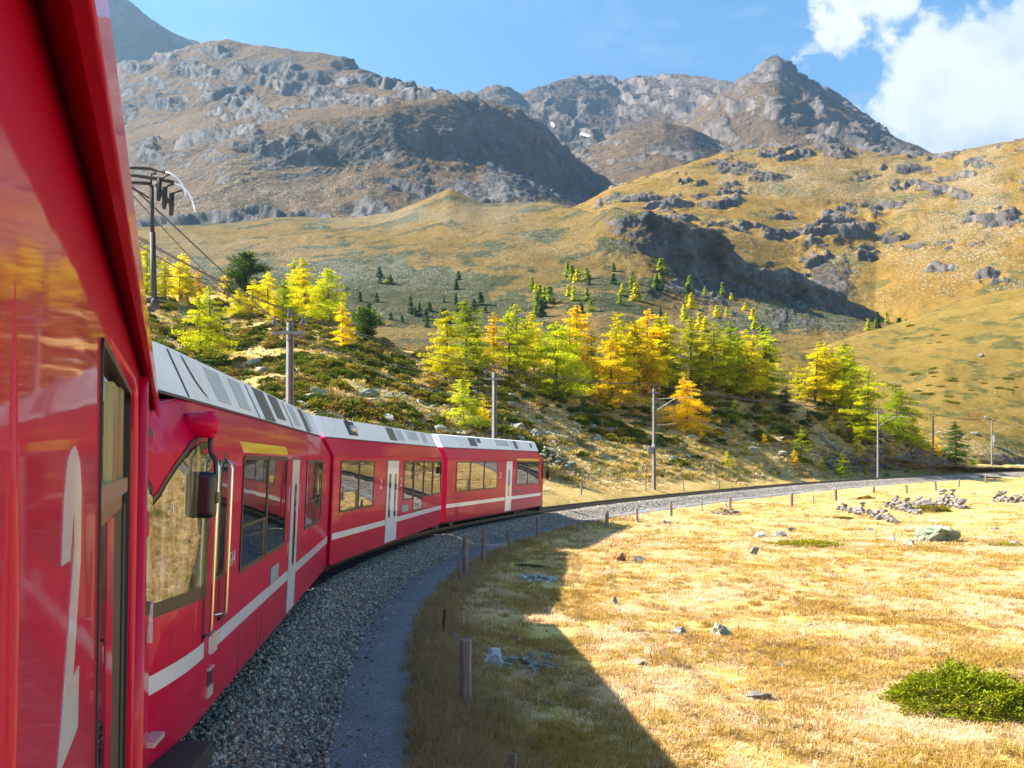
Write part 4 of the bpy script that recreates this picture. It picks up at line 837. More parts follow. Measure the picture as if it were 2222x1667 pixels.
# cab side window following the tapered nose
top_pts = [(343, 1075), (360.7, 1042.7), (387.8, 1002), (415, 969.5), (433, 954), (449, 950)]; bot_pts = [(339, 1312), (360, 1304), (395, 1292), (425, 1281), (447.5, 1273)]
tu = np.array([A.uw(*p) for p in top_pts]); bu = np.array([A.uw(*p) for p in bot_pts])
def nose_panel(name, u0, u1, wt, wb, off, m, parent=None, n=16, k=6):
    us = np.linspace(u0, u1, n+1); vs = []
    for u in us:
        b, t = wb(u), wt(u)
        for j in range(k+1): vs.append(A.pt(u, b+(t-b)*j/k, off))
    mb = MB(); mb.add(vs, [(i*(k+1)+j, (i+1)*(k+1)+j, (i+1)*(k+1)+j+1, i*(k+1)+j+1) for i in range(n) for j in range(k)]); return mb.build(name, m, parent or A.root, smooth=True)
ot, ob_ = np.argsort(tu[:, 0]), np.argsort(bu[:, 0])
wtf = lambda u: float(np.interp(u, tu[ot, 0], tu[ot, 1])) if u > tu[ot, 0][0] else float(tu[ot, 1][0]-(tu[ot, 0][0]-u)*0.45)
wbf = lambda u: float(np.interp(u, bu[ob_, 0], bu[ob_, 1]))
ue = float(tu[:, 0].max())
cw = nose_panel('cab_window', -1.9, ue, lambda u: wtf(u)+.035, lambda u: wbf(u)-.10, .006, M['rubber'])
nose_panel('pane', -1.88, ue-.03, lambda u: wtf(u)-.02, lambda u: wbf(u)+.02, .014, M['cabglass'], cw)
# cab door with handrails
h0, h1 = u_of(A, 463, 1.9), u_of(A, 489, 1.9)
cd = A.plate('cab_door', rrect(h0-.02, h1-.05, 1.05, 2.85, .05), .004, .004, M['roofline'], inner=rrect(h0-.008, h1-.062, 1.06, 2.84, .045))
A.plate('door_window', rrect(h0+.03, h1-.1, 1.62, 2.78, .1), .014, .02, M['rubber'], cd); A.plate('pane', rrect(h0+.06, h1-.13, 1.66, 2.75, .08), .018, .004, M['glass'], cd)
for uu, wlo, whi in ((u_of(A, 448, 1.9), 1.14, 2.80), (u_of(A, 480, 1.9), 1.20, 2.78)):
    mb = MB(); A.plate('rail_recess', rrect(uu-.045, uu+.045, wlo-.04, whi+.08, .04), .003, .002, M['black'])
    mb.tube([A.pt(uu, wlo, 0), A.pt(uu, wlo+.03, .055), A.pt(uu, wlo+.08, .07), A.pt(uu, whi-.08, .07), A.pt(uu, whi-.03, .055), A.pt(uu, whi, 0)], .018, 10); mb.build('handrail', M['steel'], A.root, True)
mb = MB(); mb.tube([A.pt(h0+.12, 1.28, .01), A.pt(h0+.22, 1.28, .05), A.pt(h0+.3, 1.27, .05)], .012, 8); mb.build('door_handle', M['steel'], cd)
A.plate('step_plate', rect(h0-.02, h0+.24, .93, 1.12), .03, .03, M['alu'])
for (ww, hh) in ((.78, .012), (.56, .05)): A.plate('step', rect(h0-.03, h0+.2, ww-hh, ww+hh), .02, .02, M['alu'])
A.plate('step_recess', rect(h0-.02, h0+.19, .62, .765), .004, .003, M['black'])
# red pod with mirror arm
pc = A.loc(412, 922, 8.80); mb = MB()
ax = (A.loc(475, 921, 8.80)-pc).normalized()
mb.lathe(pc-ax*.06, [(.02, 0), (.10, .01), (.115, .08), (.118, .17), (.11, .24), (.085, .29), (.04, .32), (.01, .325)], ax, 20)
mb.lathe(A.loc(455, 905, 8.80), [(.05, 0), (.05, .045), (.03, .055)], (0, 0, 1), 12); mb.lathe(A.loc(455, 950, 8.80), [(.045, 0), (.05, .05)], (0, 0, 1), 12)
pod = mb.build('mirror_pod', M['red'], A.root, True)
mb = MB(); mb.tube([A.loc(x, y, 8.78) for x, y in ((456, 945), (456, 965), (457, 982), (463, 992), (468, 1000), (469, 1030), (467, 1068))], .021, 10); mb.build('mirror_arm', M['black'], A.root, True)
mc_ = A.loc(443, 1074, 8.74); mh = MB(); mh.box(tuple(mc_), (.10, .105, .205)); mo = mh.build('mirror_housing', M['black'], A.root); bevel(mo, .055, 4)
mh = MB(); mh.box(tuple(A.loc(465, 1080, 8.76)), (.05, .035, .05)); bevel(mh.build('mirror_bracket', M['black'], A.root), .012)
# pantograph on the front car's roof
pg = MB(); pb = A.loc(335, 668, 10.6); pk = A.loc(331, 505, 10.6); ptp = A.loc(329, 402, 10.6)
pg.tube([pb, pk], .031, 10); pg.tube([pk, ptp], .022, 10)
pg.lathe(pb+Vector((0, .0, -.03)), [(.02, 0), (.055, .02), (.045, .10), (.03, .14)], (0, 0, 1), 10)
pg.box(tuple(pb+Vector((0, .0, .10))), (.02, .12, .02))
pan = pg.build('pantograph', M['rust'], A.root, True)
fr = MB(); bx = pb+Vector((0, .55, -.05)); fr.box(tuple(pb+Vector((0, .62, -.02))), (.03, .62, .03)); fr.box(tuple(pb+Vector((-.9, .75, -.02))), (.03, .5, .03)); fr.box(tuple(pb+Vector((-.45, 1.2, -.02))), (.48, .03, .03)); fr.build('base_frame', M['rust'], pan)
for (du, dv) in ((0, .55), (0, 1.2), (-.9, .55), (-.9, 1.2)):
    ins = MB(); b0 = pb+Vector((du, dv, -.05)); hgt = b0.z-3.86
    ins.lathe((b0.x, b0.y, 3.86), [(.05, 0)]+[(.075 if k % 2 else .045, hgt*(k+1)/9) for k in range(8)]+[(.04, hgt)], (0, 0, 1), 12); ins.build('insulator', M['insul'], pan, True)
yv = Vector((0, -1, 0))                            # to the right
for (px0, py0, pts, rr) in ((0, 0, [(255, 366), (290, 364), (325, 366), (348, 371), (360, 374)], .020), (0, 0, [(255, 378), (295, 381), (340, 388), (365, 393), (378, 397)], .020), (0, 0, [(255, 396), (295, 397), (325, 399)], .018), (0, 0, [(285, 408), (308, 420), (323, 430)], .010)):
    h = MB(); h.tube([A.loc(a, b, 10.6+(0.25 if b < 372 else 0)) for a, b in pts], rr, 8); h.build('contact_strip', M['rust'], pan, True)
for pts in ([(360, 374), (373, 378), (385, 387), (395, 400), (401, 414), (403, 425)], [(378, 397), (388, 401), (398, 407), (408, 417), (416, 432), (421, 447), (423, 460)]):
    h = MB(); h.tube([A.loc(a, b, 10.6) for a, b in pts], [.014]+[.010]*(len(pts)-1), 8); h.build('horn', M['sign'], pan, True)
for (px, py, hgt) in ((346, 388, 48), (358, 406, 48), (373, 420, 48)):
    h = MB(); h.tube([A.loc(px, py, 10.6), A.loc(px-1, py+hgt*.7, 10.6), A.loc(px-2, py+hgt, 10.6)], [.027, .027, .020], 10); h.build('spring_box', M['rust'], pan, True)
h = MB(); h.tube([A.loc(340, 400, 10.6), A.loc(352, 422, 10.6), A.loc(376, 448, 10.6)], .022, 8)
for (a, b, c, d) in ((350, 387, 370, 377), (362, 404, 385, 397), (374, 420, 396, 413)): h.tube([A.loc(a, b, 10.6), A.loc(c, d, 10.6)], .010, 6)
h.tube([A.loc(328, 400, 10.6), A.loc(328, 378, 10.6), A.loc(339, 377, 10.6)], .012, 6); h.build('head_linkage', M['rust'], pan, True)
cpl = A.loc(400, 1640, 8.1); cb = MB(); cb.box((cpl.x, cpl.y+.05, cpl.z-.08), (.42, .20, .09)); cb.box((cpl.x-.35, cpl.y+.1, cpl.z-.25), (.08, .1, .2)); bevel(cb.build('snow_plough', M['dark'], A.root), .02)
stp = A.loc(352, 1596, 7.75); sb_ = MB(); sb_.box((stp.x-.12, stp.y+.08, stp.z), (.16, .09, .02)); sb_.build('front_step', M['alu'], A.root)
# buffer gear and plough under the nose
cp = MB(); cp.box((-1.95, -.55, .30), (.32, .42, .10)); cp.box((-2.25, -.35, .42), (.25, .30, .14)); cp.build('coupler', M['dark'], A.root)
st = MB(); st.box((-1.75, -.95, .46), (.25, .10, .03)); st.build('front_step', M['alu'], A.root)

# --- middle car
B = Car('railcar', 'red middle railcar with white double door, between the two cab cars', (-4.16, 22.95), (-2.70, 38.25), 15.37)
bB = body(B, 0, B.L, WL); bevel(bB, .03, 2); roof(B, 0.12, B.L-.12)
g = MB(); g.box((-.35, 0, 1.72), (.36, 1.0, 1.58)); g.build('gangway_bellows', M['black'], B.root); g = MB(); g.box((B.L+.32, 0, 1.72), (.34, 1.0, 1.58)); g.build('gangway_bellows', M['black'], B.root)
running_gear(B, (2.0, B.L-2.0))
b0, b1, b2 = u_of(B, 738, 2.2), u_of(B, 778, 2.2), u_of(B, 811, 2.2)
w_ = window(B, b0, b1-.01, 1.55, 2.80); window(B, b1+.01, b2, 1.55, 2.80)
B.plate('window_transom', rect(b0+.06, b1-.07, 2.03, 2.06), 0.012, 0.008, M['black'], w_); B.plate('blind', rect(b1-.3, b1-.07, 1.6, 2.03), 0.008, 0.004, M['black'], w_)
e0, e1 = u_of(B, 838, 1.7), u_of(B, 862, 1.7); door(B, e0, e1, .42, 2.80, 2)
bb = [u_of(B, p, 2.2) for p in (876, 896, 897.5, 918, 919.5, 937.5, 939, 957)]
for k, lo in enumerate((1.55, 1.12, 1.55, 1.55)): window(B, bb[2*k], bb[2*k+1], lo, 2.80)
stripe(B, .05, e0-.03); stripe(B, e1+.03, B.L-.05)
text(B, '2', e0-.75, 2.02, .38, M['white'], 'class_number', 1.4); text(B, '2', e1+.45, 2.02, .38, M['white'], 'class_number', 1.4)
ul, wl_ = B.uw(878, 1103); B.plate('louvre_panel', rect(ul-.5, ul+.5, wl_-.12, wl_+.12), .008, .01, M['louvre'])
for k in range(4): B.plate('louvre_slat', rect(ul-.48, ul+.48, wl_-.10+k*.055, wl_-.075+k*.055), .014, .008, M['hatch'])
skirt_panel(B, 1.0, 3.0, .42, .84); skirt_panel(B, e1+1.5, e1+4.5, .42, .84)
for (u0, u1, w0, w1, m, nm) in ((7.2, 8.2, 3.42, 3.80, 'louvre', 'roof_louvre'), (8.5, 9.4, 3.44, 3.78, 'hatch', 'roof_hatch'), (10.2, 12.0, 3.50, 3.78, 'hatch', 'roof_hatch'), (12.8, 13.6, 3.44, 3.78, 'hatch', 'roof_hatch'), (2.4, 3.3, 3.44, 3.8, 'roofline', 'roof_recess')): roof_plate(B, u0, u1, w0, w1, M[m], nm)
h = MB(); h.tube([(0.3, -.7, 3.90), (1.4, -.78, 3.98), (2.3, -.82, 3.95), (2.7, -.86, 3.80), (2.9, -.92, 3.62)], .022, 8); h.build('roof_cable', M['black'], B.root, True)
h = MB(); h.lathe((2.85, -.98, 3.6), [(.03, -.2), (.10, -.16), (.10, .16), (.03, .2)], (1, 0, 0), 12); h.build('roof_cylinder', M['alu'], B.root, True)
# --- rear cab car
tapC = lambda u: 0.0 if u <= 15.4 else 0.10*(u-15.4)**2
Cc = Car('railcar', 'red railcar at the far end of the train, cab facing away down the track', (-2.58, 38.95), (1.80, 54.6), 16.25, tap=tapC)
bC = body(Cc, 0, 16.25, WL, top=lambda u: 3.33 if u < 15.2 else 3.33-.25*(u-15.2), nside=30); bevel(bC, .03, 2); roof(Cc, 0.12, 15.6)
h = MB(); h.box((15.6, 0, 3.55), (.25, .7, .18)); bevel(h.build('roof_end', M['roof'], Cc.root), .1)
running_gear(Cc, (2.0, 14.0))
c0, c1, c2, c3 = [u_of(Cc, p, 2.2) for p in (990, 1020, 1050, 1079)]
w_ = window(Cc, c0, c1-.01, 1.55, 2.80); window(Cc, c1+.01, c2-.01, 1.55, 2.80); window(Cc, c2+.01, c3, 1.55, 2.80)
Cc.plate('window_transom', rect(c0+.06, c1-.07, 2.03, 2.06), 0.012, 0.008, M['black'], w_); Cc.plate('blind', rect(c1-.35, c1-.07, 1.6, 2.03), 0.008, 0.004, M['black'], w_)
f0, f1 = u_of(Cc, 1097, 1.7), u_of(Cc, 1110, 1.7); door(Cc, f0, f1, .42, 2.80)
c4, c5, c6 = [u_of(Cc, p, 2.2) for p in (1121, 1145, 1168)]
w_ = window(Cc, c4, c5-.01, 1.60, 2.80); window(Cc, c5+.01, c6, 1.60, 2.80); Cc.plate('window_transom', rect(c4+.06, c5-.07, 2.1, 2.13), 0.012, 0.008, M['black'], w_)
Cc.plate('class_band', rect(c4-.05, c6+.05, 2.83, 2.93), .006, .01, M['yellow'])
c7 = u_of(Cc, 1175, 2.2); window(Cc, c7, c7+.42, 1.65, 2.82, 'cab_window', r=.07, fr=.04)
stripe(Cc, .05, f0-.03); stripe(Cc, f1+.03, 16.2, n=8)
text(Cc, '2', c3+.55, 2.02, .38, M['white'], 'class_number', 1.4); text(Cc, '1', f1+.35, 2.05, .5, M['white'], 'class_number', .7)
Cc.plate('emergency_hatch', rrect(.5, 1.05, 1.35, 2.65, .26, 6), .003, .003, M['roofline'], inner=rrect(.512, 1.038, 1.362, 2.638, .25, 6))
ul, wl_ = Cc.uw(1124, 1066); Cc.plate('name_plate', rect(ul-.55, ul+.35, wl_-.07, wl_+.07), .006, .006, M['wallstone'])
skirt_panel(Cc, f0-4.4, f0-1.0, .42, .80); skirt_panel(Cc, f1+.9, f1+3.6, .42, .84)
for (u0, u1, w0, w1, m, nm) in ((2.2, 3.6, 3.38, 3.80, 'sign', 'roof_hatch'), (3.8, 4.8, 3.44, 3.80, 'louvre', 'roof_louvre'), (5.0, 5.5, 3.60, 3.80, 'louvre', 'roof_louvre'), (7.9, 10.0, 3.52, 3.80, 'hatch', 'roof_hatch'), (11.0, 11.6, 3.42, 3.80, 'louvre', 'roof_louvre'), (11.7, 12.3, 3.42, 3.80, 'sign', 'roof_hatch'), (10.5, 10.53, 3.36, 3.8, 'roofline', 'roof_joint'), (14.2, 14.6, 3.52, 3.74, 'louvre', 'roof_louvre')): roof_plate(Cc, u0, u1, w0, w1, M[m], nm)
h = MB(); h.tube([(16.0, -1.0, 2.78), (16.45, -1.35, 2.78)], .05, 8); h.tube([(16.42, -1.38, 2.78), (16.45, -1.45, 2.4), (16.45, -1.45, 2.2)], .025, 8); h.build('mirror_arm', M['black'], Cc.root, True)
h = MB(); h.box((16.45, -1.45, 2.05), (.08, .10, .20)); bevel(h.build('mirror_housing', M['black'], Cc.root), .03)
h = MB(); h.box((16.2, -.4, .35), (.3, .8, .28)); h.tube([(16.3, -.9, 1.0), (16.5, -1.0, .7), (16.3, -.95, .4)], .025, 6); h.build('coupler', M['dark'], Cc.root)

# --- the coach we look out of
NPROF = ([0.36, 0.95, 3.11, 3.30, 3.70], [1.325, 1.33, 1.33, 1.28, 0.95])
nd = lambda d: (-0.0963-0.348*d, d)
hx = Vector((-.348, 1)).normalized(); LN = 15.04
N_ = Car('passenger_coach', 'nearest red coach seen along its side, big white numeral and open window', (nd(6.2)[0]-hx[0]*LN, 6.2-hx[1]*LN), nd(6.2), LN, prof=NPROF, wref=2.7, cat='train car', roll=.013); N_.lo = 8.6
# the flank is built round the window opening
wu0, wu1 = u_of(N_, 207, 2.3), u_of(N_, 274, 2.3); wtop, wbot = 2.885, 0.50
def flank(name, u0, u1, w0, w1):
    ws = [w0]+[w for w in NPROF[0] if w0 < w < w1]+[w1]; us = [u0, u1]; mb = MB(); vs = []
    for w in ws: vs += [N_.pt(u0, w), N_.pt(u1, w)]
    mb.add(vs, [(2*i, 2*i+1, 2*i+3, 2*i+2) for i in range(len(ws)-1)]); return mb
mb = MB()
for (u0, u1, w0, w1) in ((0, wu0, .36, 3.30), (wu0, wu1, wtop, 3.30), (wu0, wu1, .36, wbot), (wu1, LN, .36, 3.30)):
    q = flank('', u0, u1, w0, w1); mb.add(q.v, q.f)
hw_ = N_.hw
loop = [(hw_(3.3), 3.3), (hw_(2), 2.95), (hw_(.95), .95), (hw_(.36), .36)]
mb.add([(0, y, z) for (y, z) in loop]+[(LN, y, z) for (y, z) in loop], [(0, 4, 5, 1), (1, 5, 6, 2), (2, 6, 7, 3)])
for u in (0, LN):
    mb.add([(u, -a, b) for a, b in ((1.325, .36), (1.33, .95), (1.33, 3.11), (1.28, 3.3))]+[(u, a, b) for a, b in ((1.28, 3.3), (1.33, 2.95), (1.33, .95), (1.325, .36))], [tuple(range(8))])
mb.add([(0, -1.26, .36), (LN, -1.26, .36), (LN, 1.26, .36), (0, 1.26, .36)], [(0, 1, 2, 3)])
mb.build('body', M['red_near'], N_.root)
mb = MB(); rp = [(-1.28, 3.30), (-.95, 3.70), (-.5, 3.82), (.5, 3.82), (.95, 3.70), (1.28, 3.30)]
mb.add([(u, y, z) for u in (0, LN) for (y, z) in rp], [(j, j+6, j+7, j+1) for j in range(5)]+[(0, 1, 2, 3, 4, 5), (11, 10, 9, 8, 7, 6)]+[(0, 5, 11, 6)]); mb.build('roof', M['roof'], N_.root)
# drip rail under the roof edge
for u_ in (LN-3.35, LN-1.02): N_.plate('panel_seam', rect(u_, u_+.004, .45, 3.0), .0008, .0006, M['roofline'])
N_.plate('panel_seam', rect(8.4, wu0-.02, .93, .934), .0008, .0006, M['roofline'])
mb = MB(); ep = [(.0, 3.04), (.016, 3.025), (.03, 3.005), (.042, 2.998), (.045, 3.0), (.0465, 3.05), (.03, 3.12), (.0, 3.16)]
def yy(o): return -(1.33+o)
mb.add([(u, yy(o), z) for u in (0, LN+.10) for (o, z) in ep], [(j, j+8, (j+1) % 8+8, (j+1) % 8) for j in range(8)]+[tuple(range(8)), tuple(range(15, 7, -1))]); bevel(mb.build('drip_rail', M['red_near'], N_.root), .003, 2)
# lowered window
nx = lambda px: u_of(N_, px, 2.3)
win = N_.plate('window', rrect(wu0-.012, wu1+.012, wbot-.012, wtop+.012, .03), .004, .05, M['rubber'], inner=rrect(wu0, wu1, wbot, wtop, .03))
ptop = N_.uw(243, 1062)[1]
N_.plate('pane', rect(wu0, nx(234), wbot, ptop), -.006, .01, M['glass'], win)
N_.plate('upper_pane', rect(wu0, nx(242), ptop, wtop), -.012, .01, M['glass'], win)
N_.plate('window_rail', rect(wu0, nx(268), ptop-.02, ptop+.012), .004, .03, M['steel'], win); N_.plate('window_ledge', rect(wu0, nx(262), ptop-.05, ptop-.022), -.002, .02, M['brass'], win)
for (p0, p1, o, m_) in ((242, 247, -.004, 'brass'), (247, 252, -.012, 'dark'), (252, 257, -.008, 'brass'), (257, 261, -.014, 'dark'), (261, 267, -.006, 'brass'), (267, 272, -.010, 'rubber')): N_.plate('window_channel', rect(nx(p0), nx(p1), ptop+.012, wtop-.004*(272-p1)/5), o, .02, M['red_near' if m_ == 'red' else m_], win)
for (p0, p1, o, m_) in ((234, 248, -.004, 'red'), (248, 268, -.008, 'rubber'), (268, 273, -.004, 'dark')): N_.plate('window_post', rect(nx(p0), nx(p1), wbot, ptop-.05), o, .02, M['red_near' if m_ == 'red' else m_], win)
ua_, ub_ = nx(275), nx(299)
mb = MB(); mb.tube([N_.pt(ua_+.12, .36, .0), N_.pt(ua_+.12, wtop-.1, 0), N_.pt(ua_+.10, wtop+.01, 0), N_.pt(ua_-.05, wtop+.04, 0), N_.pt(wu0-.03, wtop+.035, -.012)], [.018, .018, .016, .014, .008], 12); mb.build('body_moulding', M['red_near'], N_.root, True)
mb = MB(); mb.tube([N_.pt(ub_-.15, .36, .0), N_.pt(ub_-.15, 3.0, 0)], .03, 12); mb.build('door_post', M['red_near'], N_.root, True)
e_ = u_of(N_, 300, 2.2); f_ = u_of(N_, 327, 2.2)
ea, eb = u_of(N_, 309, 2.2), u_of(N_, 325, 2.2); wt_, wb_ = N_.uw(310, 905)[1], N_.uw(310, 1410)[1]
w_ = N_.plate('end_window', rrect(ea, eb, wb_, wt_, .05), .01, .012, M['rubber']); N_.plate('pane', rrect(ea+.05, eb-.06, wb_+.05, wt_-.05, .04), .014, .006, M['glass'], w_)
N_.plate('door_groove', rect(u_of(N_, 303, 2.3), u_of(N_, 307, 2.3), .4, 3.0), .004, .004, M['black']); N_.plate('step_plate', rect(LN-.25, LN-.02, 1.63, 1.86), .02, .02, M['alu'])
gu = u_of(N_, 305, 2.3); g0, g1 = N_.uw(305, 1105)[1], N_.uw(305, 1175)[1]
mb = MB(); mb.tube([N_.pt(gu, g0, .0), N_.pt(gu, g0-.02, .02), N_.pt(gu, g1+.02, .02), N_.pt(gu, g1, 0)], .010, 8); mb.build('grab_handle', M['red_near'], N_.root, True)
poly1 = [(160, 967), (152, 978), (145, 1000), (140, 1060), (138, 1087), (133, 1228), (150.6, 1217), (155, 1150), (158, 1113), (160, 1125), (160, 1180), (158, 1217), (143, 1422), (132, 1570), (123, 1667), (119, 1720), (125, 1720), (132, 1667), (167, 1578), (170, 1444), (156, 1470), (160, 1425), (173, 1217), (175, 1087), (175.5, 1060), (172, 1006), (167, 980)]
N_.plate('class_number', [N_.uw(*p) for p in poly1], .0010, .0008, M['white'])
u_m = u_of(N_, 12, 2.4); mb = MB(); mb.tube([N_.pt(u_m, w, -.003-.012*max(0, w-2.75)/.2) for w in np.linspace(.6, 3.0, 14)], .008, 10); mb.build('door_edge_trim', M['red_near'], N_.root, True)
running_gear(N_, (2.0, 12.6))

# ================================================================== LINE SIDE MASTS AND WIRES
def insulator(mb_, base, h=.22, r=.06):
    mb_.lathe(base, [(.02, 0), (.02, .03), (r, .05), (r*.7, .08), (r*1.1, .11), (r*.7, .14), (r, .17), (r*.6, .20), (.02, h)], (0, 0, 1), 10)
def mast(px, topy, basey, d, wid, label, arms=None, m='concrete', base=None, facing=1.0, signs=False):
    t = P(px, topy, d); b = P(px, basey, d) if base is None else base
    b.z -= 0.3; h = t.z-b.z; root = thing('catenary_mast', label, 'mast', b, (0, 0, 0))
    root['group'] = 'catenary masts along the track'
    mb = MB(); w0, w1 = wid*1.0, wid*.68                     # H shaped pole: two flanges and a web
    for (x0, x1, y0, y1) in ((-.5, -.28, -.5, .5), (.28, .5, -.5, .5), (-.28, .28, -.14, .14)):
        vs = [(x*w, y*w, z) for (w, z) in ((w0, 0), (w1, h)) for (x, y) in ((x0, y0), (x1, y0), (x1, y1), (x0, y1))]
        mb.add(vs, [(0, 1, 2, 3)[::-1], (4, 5, 6, 7), (0, 1, 5, 4), (1, 2, 6, 5), (2, 3, 7, 6), (3, 0, 4, 7)])
    ang_ = R(35); o = mb.build('pole', M[m], root); o.rotation_euler = (0, 0, ang_)
    s = wid/.30
    xb = MB(); xb.box((0, -wid*.5, h-.42*s), (.62*s, .04*s, .06*s)); xb.build('crossarm', M['galv'], root)
    for (x, z) in ((-.55*s, h-.32*s), (.55*s, h-.32*s), (0, h)):
        im = MB(); im.tube([(x, -wid*.5 if x else 0, z-.06*s), (x, -wid*.5 if x else 0, z+.2*s)], .015*s, 6)
        insulator(im, (x, -wid*.5 if x else 0, z+.16*s), .36*s, .12*s); im.build('insulator', M['insul'], root, True)
    if arms:
        reach, dirx = arms; am_ = MB(); zz = h-.9
        for (z0, z1) in ((zz, zz+.05),): am_.tube([(0, 0, z0), (reach*dirx[0], reach*dirx[1], z1)], .022, 6)
        am_.tube([(0, 0, zz-1.1), (reach*.55*dirx[0], reach*.55*dirx[1], zz)], .016, 6); am_.tube([(0, 0, zz-2.2), (reach*.6*dirx[0], reach*.6*dirx[1], zz-2.1)], .013, 6)
        am_.build('cantilever_arm', M['galv'], root)
    if signs:
        sg = MB(); sg.box((-.10, -wid*.6, 4.0), (.13, .015, .12)); sg.build('sign_plate', M['sign'], root); sg = MB(); sg.box((-.28, -wid*.6, 3.55), (.22, .06, .28)); sg.build('switch_box', M['galv'], root)
    return root, t
M1, T1 = mast(629, 700, 1000, 38, .30, 'concrete catenary mast rising behind the roof of the front railcar', base=drop(P(629, 950, 38).x, 38, ['knoll']))
M2, T2 = mast(1073, 808, 1000, 57.5, .28, 'concrete catenary mast behind the far railcar, in front of the larch grove', base=drop(P(1073, 950, 57.5).x, 57.5, ['knoll']))
M3, T3 = mast(1419, 838, 1064, 81, .24, 'concrete mast with two cantilever arms and white plates beside the golden larch', (3.4, (.86, -.5)), base=ray(1419, 1062, ['knoll']), signs=True)
M4, T4 = mast(1905, 890, 1040, 121, .22, 'slim mast with cantilever arm in front of the dark scree bank', (3.6, (.82, -.55)))
M5, T5 = mast(2025, 902, 1030, 140, .22, 'slim mast near the end of the larch knoll, left of the last mast', (3.8, (.8, -.6)))
M6, T6 = mast(2152, 914, 1026, 158, .22, 'farthest mast, standing before the pale stony ground at right', (4.2, (.8, -.6)))
def wire(pts, r, sag=0.0, label='thin overhead wire strung between the catenary masts', n=14):
    mb_ = MB(); pts = [Vector(p) for p in pts]
    path = []
    for a, b in zip(pts[:-1], pts[1:]):
        for k in range(n):
            t = k/n; q = a.lerp(b, t); q.z -= sag*4*t*(1-t)*(b-a).length/30; path.append(q)
    path.append(pts[-1]); mb_.tube(path, r, 4, cap=False); o = mb_.build('overhead_wire', M['copper']); tag(o, label, 'wire', 'overhead wires of the railway'); return o
top = lambda T, dx, dz: (T.x+dx, T.y, T.z+dz)
W0 = P(180, 250, 20); WL_ = 'overhead wire strung from mast to mast above the track'
wire([P(262, 395, 16), P(470, 615, 27), top(T1, 0, -.75), top(T2, 0, -.7)], .016, .1, 'heavy feeder wire running down past the pantograph to the first mast')
for dx, wl in ((-.5, 'overhead wire on the left insulators of the masts'), (.5, 'overhead wire on the right insulators of the masts'), (0, 'overhead wire on the topmost insulators of the masts')): wire([P(150+dx*20, 430, 21), top(T1, dx, .2 if dx else .45), top(T2, dx, .2 if dx else .45), top(T3, dx*.8, .2), top(T4, dx*.8, .2), top(T5, dx*.8, .2), top(T6, dx*.8, .2), (T6.x+60, T6.y+75, T6.z+.6)], .016, .35, wl)
i5 = np.argmin(abs(TR[:, 1]-56)); i6 = np.argmin(abs(TR[:, 1]-79)); i7 = np.argmin(abs(TR[:, 1]-118)); i8 = np.argmin(abs(TR[:, 1]-138)); i9 = np.argmin(abs(TR[:, 1]-170))
tp = lambda i, z: (TR[i, 0], TR[i, 1], TR[i, 2]+z)
iz = [np.argmin(abs(TR[:, 1]-v)) for v in (10.6, 24, 38)]
wire([tp(iz[0], 6.15), tp(iz[1], 5.9), tp(iz[2], 5.7), tp(i5, 5.6), tp(i6, 5.6), tp(i7, 5.6), tp(i8, 5.6), tp(i9, 5.6)], .016, 0.0, 'contact wire hanging over the centre of the track')
wire([P(250, 595, 30), P(420, 603, 36), P(520, 616, 40)], .012, 0, 'pale stay wire crossing in front of the yellow larches')
wire([P(440, 708, 30), P(470, 695, 34), P(520, 688, 36), P(650, 700, 38)], .012, 0, 'short curved tension wire left of the first mast')

# ================================================================== STONES, SHRUBS, TREES: shared shapes
def hull_stone(seed, n=14, sx=1, sy=1, sz=.7, sub=0, rough=0.0, m=None, name='stone'):
    rs = random.Random(seed); bm = bmesh.new()
    for _ in range(n):
        v = Vector((rs.gauss(0, 1), rs.gauss(0, 1), rs.gauss(0, 1))).normalized()*rs.uniform(.82, 1.0)
        bm.verts.new((v.x*sx*.5, v.y*sy*.5, v.z*sz*.5))
    r = bmesh.ops.convex_hull(bm, input=bm.verts); bmesh.ops.delete(bm, geom=[v for v in bm.verts if not v.link_faces], context='VERTS')
    if sub:
        bmesh.ops.bevel(bm, geom=bm.edges[:], offset=.03, segments=1, affect='EDGES', profile=.5)
        bmesh.ops.triangulate(bm, faces=bm.faces[:])
        bmesh.ops.subdivide_edges(bm, edges=bm.edges[:], cuts=sub, use_grid_fill=True)
        for v in bm.verts: v.co += v.co.normalized()*(mnoise.fractal(v.co*3.6+Vector((seed, 0, 0)), .8, 2.1, 5)*rough)
    me = bpy.data.meshes.new(name); bm.to_mesh(me); bm.free()
    if m: me.materials.append(m)
    return me
STONES = [hull_stone(100+k, 13, 1, random.uniform(.7, 1), random.uniform(.55, .8)) for k in range(8)]
def stones_of(m, k=8, seed=0):
    out = []
    for i in range(k):
        me = STONES[(i+seed) % 8].copy(); me.materials.clear(); me.materials.append(m); out.append(me)
    return out
S_WALL, S_ROCK, S_LICH = stones_of(M['wallstone']), stones_of(M['rock']), stones_of(M['lichen'])
def boulder(px, py, wpx, hpx, m, label, seed, keys=('meadow',), deep=1.0, group=None, name='boulder', sink=.25, rz=None):
    b = ray(px, py+hpx*.5, keys)
    if b is None: return None
    s = wpx/F*b.y; hh = hpx/F*b.y
    me = hull_stone(seed, 13, 1, 1, 1, 2, .13, m, 'boulder')
    o = obj(name, me, loc=(b.x, b.y+s*.3*deep, b.z+hh*(.5-sink)), rot=(0, 0, rz if rz is not None else seed*1.7), scale=(s*1.05, s*.75*deep, hh*1.55)); tag(o, label, 'rock', group); return o
boulder(2045, 1156, 108, 44, M['green_rock'], 'large pale green lichen covered boulder on the meadow', 11, sink=.22)
